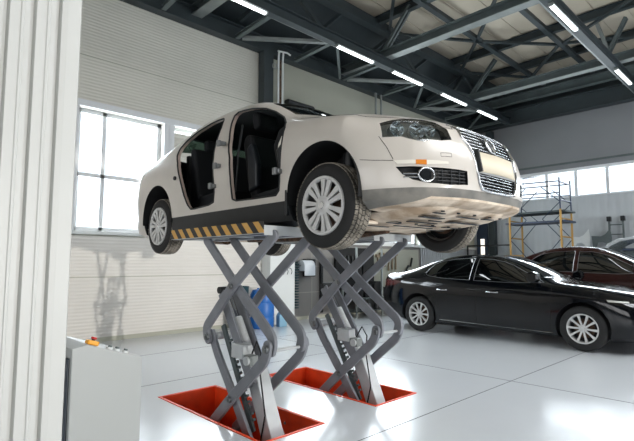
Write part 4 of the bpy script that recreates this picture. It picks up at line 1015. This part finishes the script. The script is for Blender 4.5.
# ------------------------------------------------------------------ things in the hall
# corrugated white column panel near the photographer
pts = []; x = -.848
prof = [(0, 0), (.026, 0), (.029, -.004), (.034, -.004), (.037, 0), (.052, 0), (.055, .016), (.063, .016), (.069, 0), (.07, 0)]
while x < .43:
    for a, d in prof[:-1]: pts.append((x + a, 1.60 + d))
    x += .07
pts = [q for q in pts if q[0] < .424]
pts += [(.428, 1.598), (.466, 1.598), (.470, 1.606), (.470, 1.78)]
poly = pts + [(-.86, 1.78)]
struct(MB().prism(poly, 0, 6.0, 'z').build('wall_column', M['column_white']))
# control cabinet
cb = empty('control_cabinet', (.79, 2.6, 0)); tag(cb, 'light grey control cabinet with an orange emergency stop on its sloping top', 'control cabinet')
bd = MB().prism([(0, .02), (0, .85), (.073, .865), (.365, .765), (.365, .02)], 0, .48, 'y').build('housing', M['cab_grey'], cb, bevel=.004)
MB().box(-.012, 0, .03, .45, .08, .80).build('side_door', M['cab_dark'], cb, bevel=.004)
MB().box(-.02, -.012, .08, .40, .14, .74).build('door_inset', M['cab_dark'], cb, bevel=.004)
MB().box(.01, .355, .02, .46, 0, .02).build('plinth', M['black_trim'], cb)
nrm = Vector((.1, 0, .292)).normalized(); tn = Vector((.292, 0, -.1)).normalized()
def CP(t, y, h): return Vector((.073, y, .865)) + tn * t + nrm * h
es = MB(); c0 = CP(.055, .055, .0); es.bar(CP(.014, .07, .012), CP(.074, .07, .012), .05, .024, up=nrm); o = es.build('emergency_stop_box', M['orange'], cb, bevel=.006)
MB().cyl(CP(.045, .07, .024), CP(.045, .07, .032), .009, n=16).build('button_stem', M['black_trim'], o)
MB().cyl(CP(.045, .07, .030), CP(.045, .07, .042), .015, n=24).build('button', M['red'], o, bevel=.004)
for t in (.135, .175, .225):
    k = MB(); k.cyl(CP(t, .05, 0), CP(t, .05, .010), .017, n=20); q = k.build('push_button', M['white_metal'], cb)
    MB().cyl(CP(t, .05, .008), CP(t, .05, .02), .010, n=16).build('button_cap', M['steel_mid'], q)
# blue barrel, bin and jug
b = MB(); b.lathe([(0, 0), (.21, 0), (.235, .03), (.24, .20), (.232, .22), (.24, .24), (.24, .48), (.232, .50), (.24, .52), (.235, .66), (.19, .745), (.10, .765), (0, .765)], axis='z', n=40)
bar = b.build('barrel', M['blue'], None, smooth=40, loc=(5.80, 7.62, 0)); tag(bar, 'tall blue plastic barrel standing by the white column casing', 'barrel')
for dx in (-.09, .09): MB().cyl((dx, 0, .76), (dx, 0, .785), .03, n=16).build('bung', M['blue'], bar)
bn = MB(); bn.lathe([(0, 0), (.15, 0), (.19, .80), (.20, .82), (.18, .82), (.14, .05), (0, .05)], axis='z', n=28)
tag(bn.build('bin', mat('dark_green_plastic', '24424a', .5), None, smooth=40, loc=(5.40, 7.84, 0)), 'dark green waste bin behind the blue barrel', 'bin')
jg = MB(); jg.prism([(-.09, 0), (-.09, .22), (-.03, .30), (.05, .30), (.10, .20), (.10, 0)], -.06, .06, 'y'); j = jg.build('jug', M['lightblue'], None, bevel=.012, loc=(6.20, 7.50, 0)); tag(j, 'small pale blue jug on the floor beside the barrel', 'jug')
MB().cyl((.01, 0, .30), (.01, 0, .34), .025, n=14).build('cap', M['white_metal'], j)
# coiled hose and paper roll holder
hx = [(6.98 + .085 * math.cos(t), 7.98 + .085 * math.sin(t), 1.30 - t * .0095) for t in [i * .5 for i in range(220)]]
tag(MB().tube(hx, .014, 6).build('coiled_hose', M['hose'], smooth=60), 'dark coiled air hose hanging in a long spring on the wall', 'hose')
hr = empty('paper_roll_holder', (7.33, 7.98, 1.17)); tag(hr, 'dark wall holder with a roll of pale blue paper', 'paper holder')
MB().box(-.02, .27, -.02, .11, -.20, .20).build('back_plate', M['black_trim'], hr, bevel=.01)
MB().cyl((-.26, -.10, .05), (.06, -.10, .05), .12, n=28).build('paper_roll', M['paper'], hr, smooth=40)
MB().box(-.26, .06, -.225, -.215, -.17, .06).build('paper_sheet', M['paper'], hr)
MB().tube([(-.30, 0, .05), (-.30, -.10, .05), (.10, -.10, .05), (.10, 0, .05)], .01, 6).build('arm', M['steel'], hr)
for k, x in enumerate((6.45, 6.55, 6.66)):
    tag(MB().tube([(x, 7.79, 1.16), (x, 7.74, 1.16), (x, 7.71, 1.10), (x, 7.73, 1.05), (x + .02, 7.76, 1.04)], .008, 6).build('wire_hook', M['steel_mid']), 'small wire hook on the white column casing', 'hook', 'wire hooks on the column casing')
tag(MB().box(7.84, 7.90, 8.02, 8.09, .12, 1.35).build('cable_duct', M['black_trim']), 'thin dark upright duct on the grey tiled wall', 'cable duct')
# tool boards and the trolley under them
tb = MB().box(8.34, 9.80, 8.03, 8.09, .36, 1.66).build('tool_board', M['interior']); tag(tb, 'large black tool board on the wall behind the right lift', 'tool board')
for i in range(6):
    x = 8.6 + .145 * i; h = .25 + .1 * (i % 3)
    t = MB(); t.box(x, x + .03, 7.99, 8.03, 1.45 - h, 1.45); t.box(x - .015, x + .045, 7.985, 8.03, 1.38, 1.46)
    tag(t.build('hand_tool', M['black_trim']), 'dark hand tool hanging on the black tool board', 'tool', 'tools on the black board')
gp = MB().box(9.82, 11.9, 8.05, 8.09, .52, 1.66).build('tool_board', M['wall_smooth']); tag(gp, 'grey tool board with wooden handled tools beside the black board', 'tool board')
for i, (x, z, l) in enumerate(((9.95, 1.45, .35), (10.10, 1.50, .42), (10.26, 1.48, .30), (10.42, 1.52, .45), (10.58, 1.46, .36), (10.74, 1.5, .40))):
    t = MB(); t.cyl((x, 8.02, z), (x, 8.02, z - l), .022, n=10); t.box(x - .07, x + .07, 8.0, 8.045, z - .02, z + .06)
    tag(t.build('hand_tool', M['tool']), 'wooden handled tool hanging on the grey tool board', 'tool', 'wooden handled tools on the grey board')
tag(MB().tube([(11.15, 8.0, 1.0), (11.3, 8.0, 1.2), (11.42, 8.0, 1.18), (11.5, 8.0, 1.42)], .025, 8).build('pry_bar', M['black_trim'], smooth=50), 'bent black bar hanging at the right of the grey board', 'tool')
rk = empty('tool_rack', (8.45, 7.45, 0)); tag(rk, 'low metal rack of dark parts on the floor under the tool boards', 'rack')
for x in (0, .95, 1.9):
    for y in (0, .45): MB().box(x - .02, x + .02, y - .02, y + .02, 0, 1.65 if y == 0 and x < 1.5 else .8).build('post', M['steel_light'], rk)
for z in (.12, .42): MB().box(-.02, 1.92, -.02, .47, z, z + .025).build('shelf', M['steel_mid'], rk)
random.seed(3)
for i in range(10):
    x = 8.52 + .18 * i; hgt = random.uniform(.07, .2); z = .145
    b = MB(); b.lathe([(0, 0), (.06, 0), (.07, hgt * .3), (.05, hgt), (0, hgt)], axis='z', n=14)
    tag(b.build('machine_part', M['steel'] if i % 3 == 0 else M['black_trim'], None, smooth=40, loc=(x + .06, 7.55 + .1 * (i % 2), z)), 'small dark or steel machine part lying on the low rack', 'machine part', 'machine parts on the low rack')
for i in range(5):
    x = 8.55 + .36 * i; hgt = .22 + .08 * (i % 3)
    tag(MB().prism([(-.14, 0), (-.15, hgt * .8), (-.08, hgt), (.10, hgt), (.15, hgt * .7), (.14, 0)], -.12, .12, 'y').build('parts_bin', M['interior'], None, bevel=.01, loc=(x + .12, 7.68, .445)), 'black parts box on the upper shelf of the low rack', 'box', 'black boxes on the low rack')
# scaffold tower at the far wall
sc = empty('scaffold_tower', (14.0, 5.3, 0)); tag(sc, 'yellow and blue scaffold tower standing against the far wall', 'scaffold')
for y in (-.68, .72):
    for x in (-.42, .42):
        MB().cyl((x, y, .05), (x, y, 2.75), .028, n=10).build('lower_post', M['yellow'], sc, smooth=50)
        MB().cyl((x, y, 2.70), (x, y, 3.62), .020, n=10).build('upper_post', M['blue_steel'], sc, smooth=50)
        MB().cyl((x, y, 0), (x, y, .06), .06, n=12).build('foot', M['steel_mid'], sc)
    for z in (.5, 1.0, 1.5, 2.0, 2.5): MB().cyl((-.42, y, z), (.42, y, z), .020, n=8).build('rung', M['yellow'], sc, smooth=50)
    for z in (3.0, 3.5): MB().cyl((-.42, y, z), (.42, y, z), .020, n=8).build('rung', M['blue_steel'], sc, smooth=50)
for x in (-.42, .42):
    for z in (3.52, 3.20): MB().cyl((x, -.68, z), (x, .72, z + .04), .015, n=8).build('guard_rail', M['blue_steel'], sc, smooth=50)
    for (z0, z1) in ((.3, 1.4), (1.4, 2.5), (2.5, 3.4)):
        for (ya, yb) in ((-.68, -.20), (.72, .24)):
            MB().cyl((x, ya, (z0 + z1) / 2), (x, yb, z1), .012, n=8).build('diagonal_brace', M['blue_steel'], sc); MB().cyl((x, ya, (z0 + z1) / 2), (x, yb, z0), .012, n=8).build('diagonal_brace', M['blue_steel'], sc)
for z in (2.68, 2.40): MB().box(-.40, .40, -.80, .86, z, z + .05).build('deck', M['wood_plank'] if z > 2.5 else M['blue_steel'], sc)
# bench rail, ladder and body panels on the far wall
sh = empty('wall_bench', (15.0, 3.6, 0)); tag(sh, 'long blue grey bench along the far wall under the body panels', 'bench')
MB().box(-.25, .35, -1.6, .75, 1.62, 1.68).build('top', M['blue_steel'], sh)
for y in (-1.55, -.4, .7): MB().box(-.2, -.14, y - .03, y + .03, 0, 1.62).build('leg', M['blue_steel'], sh); MB().box(.25, .31, y - .03, y + .03, 0, 1.62).build('leg', M['blue_steel'], sh)
MB().box(-.2, -.18, -1.55, .7, .9, 1.60).build('panel', M['steel_mid'], sh)
def fender(name, m, loc, label, s=1):
    o = MB()
    p = [(-.30, .36), (-.02, .34), (.12, .40), (.27, .56), (.30, .30), (.26, 0), (.14, .0), (.12, .12), (.02, .18), (-.12, .16), (-.18, .0), (-.28, .0)]
    o.prism([(a * s, b) for a, b in p], 0, .02, 'x'); q = o.build(name, m, None, bevel=.004, loc=loc, rot=(0, -R(8), 0)); solid = tag(q, label, 'body panel'); return q
fender('car_fender', M['white_metal'], (15.10, 4.62, 1.70), 'white car fender leaning on the far wall beside the scaffold', -.9)
fender('car_fender', M['steel_mid'], (15.06, 4.05, 1.70), 'dark grey car fender leaning on the far wall beside the white one', -.85)
ld = empty('ladder', (15.2, 3.72, 0)); tag(ld, 'dark metal ladder leaning upright against the far wall', 'ladder')
for y in (-.17, .17):
    MB().box(-.03, .03, y - .02, y + .02, 0, 2.52).build('rail', M['steel_mid'], ld); MB().box(-.06, .06, y - .05, y + .05, 2.46, 2.6).build('rail_end', M['black_trim'], ld, bevel=.01)
for k in range(9): MB().cyl((0, -.17, .2 + .27 * k), (0, .17, .2 + .27 * k), .016, n=8).build('rung', M['steel_mid'], ld)
# far corner: steel posts, doorway and railing
tag(MB().box(15.15, 15.36, 7.25, 7.45, 0, 5.75).build('corner_post', M['steel_dark']), 'dark steel post on the far wall near the corner', 'column')
dr = MB().box(15.34, 15.395, 7.58, 7.98, .0, 3.0).build('door_1', M['blue_steel']); struct(dr)
tag(MB().box(15.30, 15.34, 7.70, 7.82, 1.55, 2.1).build('glazed_slot', mat('lit_slot', 'ffffff', .4, emit='fff4e4', estr=1.6)), 'narrow lit pane in the dark door in the far corner', 'window')
rl = empty('guard_rail', (14.6, 7.2, 0)); tag(rl, 'dark guard rail in the far corner behind the black saloon', 'railing')
for z in (1.82, 1.3): MB().box(-.02, .02, -.75, .75, z, z + .05).build('bar', M['black_trim'], rl)
for y in (-.73, 0, .73): MB().box(-.02, .02, y - .02, y + .02, 0, 1.86).build('post', M['black_trim'], rl)
# ------------------------------------------------------------------ daylight
W = bpy.data.worlds.new('world'); S.world = W; W.use_nodes = True
nt = W.node_tree; nt.nodes.clear()
o = nt.nodes.new('ShaderNodeOutputWorld'); b = nt.nodes.new('ShaderNodeBackground'); g = nt.nodes.new('ShaderNodeTexCoord'); sp = nt.nodes.new('ShaderNodeSeparateXYZ'); rp = nt.nodes.new('ShaderNodeValToRGB')
nt.links.new(g.outputs['Generated'], sp.inputs[0]); nt.links.new(sp.outputs['Z'], rp.inputs[0])
rp.color_ramp.elements[0].position = 0; rp.color_ramp.elements[0].color = (.86, .87, .89, 1)
rp.color_ramp.elements[1].position = .5; rp.color_ramp.elements[1].color = (.74, .83, 1, 1)
nt.links.new(rp.outputs[0], b.inputs[0]); b.inputs[1].default_value = 2.5; nt.links.new(b.outputs[0], o.inputs[0])
sun = bpy.data.objects.new('low_sun', bpy.data.lights.new('low_sun', 'SUN')); COL.objects.link(sun)
d = Vector((-.14, 1, -.008)); sun.rotation_euler = d.to_track_quat('-Z', 'Y').to_euler()
sun.data.energy = 1.35; sun.data.angle = R(.7); sun.data.color = (1, .95, .88)
def area(name, loc, rot, sx, sy, e, col=(1, 1, 1)):
    l = bpy.data.objects.new(name, bpy.data.lights.new(name, 'AREA')); COL.objects.link(l)
    l.data.shape = 'RECTANGLE'; l.data.size = sx; l.data.size_y = sy; l.data.energy = e; l.data.color = col; l.location = loc; l.rotation_euler = rot; return l
# daylight through the window bands, plus added fill from unseen side and roof openings
area('window_and_fill_light', (6.5, WY + .5, 2.85), (R(-90), 0, 0), 11, 2.0, 1200, (.96, .98, 1))
area('window_and_fill_light', (WX + .4, 0, 3.7), (R(90), 0, R(90)), 12, .8, 500, (.96, .98, 1))
area('window_and_fill_light', (X0 - .25, 0, 2.7), (R(90), 0, R(-90)), 12, 2.9, 260, (1, .97, .94))  # added fill from the unseen side opening, for the car sides
area('added_roof_fill', (8.3, -4.2, 7.30), (0, 0, 0), 13.6, 3.8, 1500, (1, 1, 1))  # added overhead fill for the floor, beneath the made-up roof panes
for o in [q for q in bpy.data.objects if q.name.startswith('tube_lamp')]:
    L_ = LAMPS[o.name]
    area('tube_light', (o.location.x + L_ / 2, o.location.y, 5.79), (0, 0, 0), L_ - .1, .06, 30, (1, 1, .98))
S.view_settings.view_transform = 'Standard'; S.view_settings.look = 'None'; S.view_settings.exposure = -.12; S.view_settings.gamma = 1
S.cycles.max_bounces = 8; S.cycles.diffuse_bounces = 4; S.cycles.glossy_bounces = 4; S.cycles.transparent_max_bounces = 16
S.cycles.sample_clamp_indirect = 6; S.cycles.caustics_reflective = False; S.cycles.caustics_refractive = False
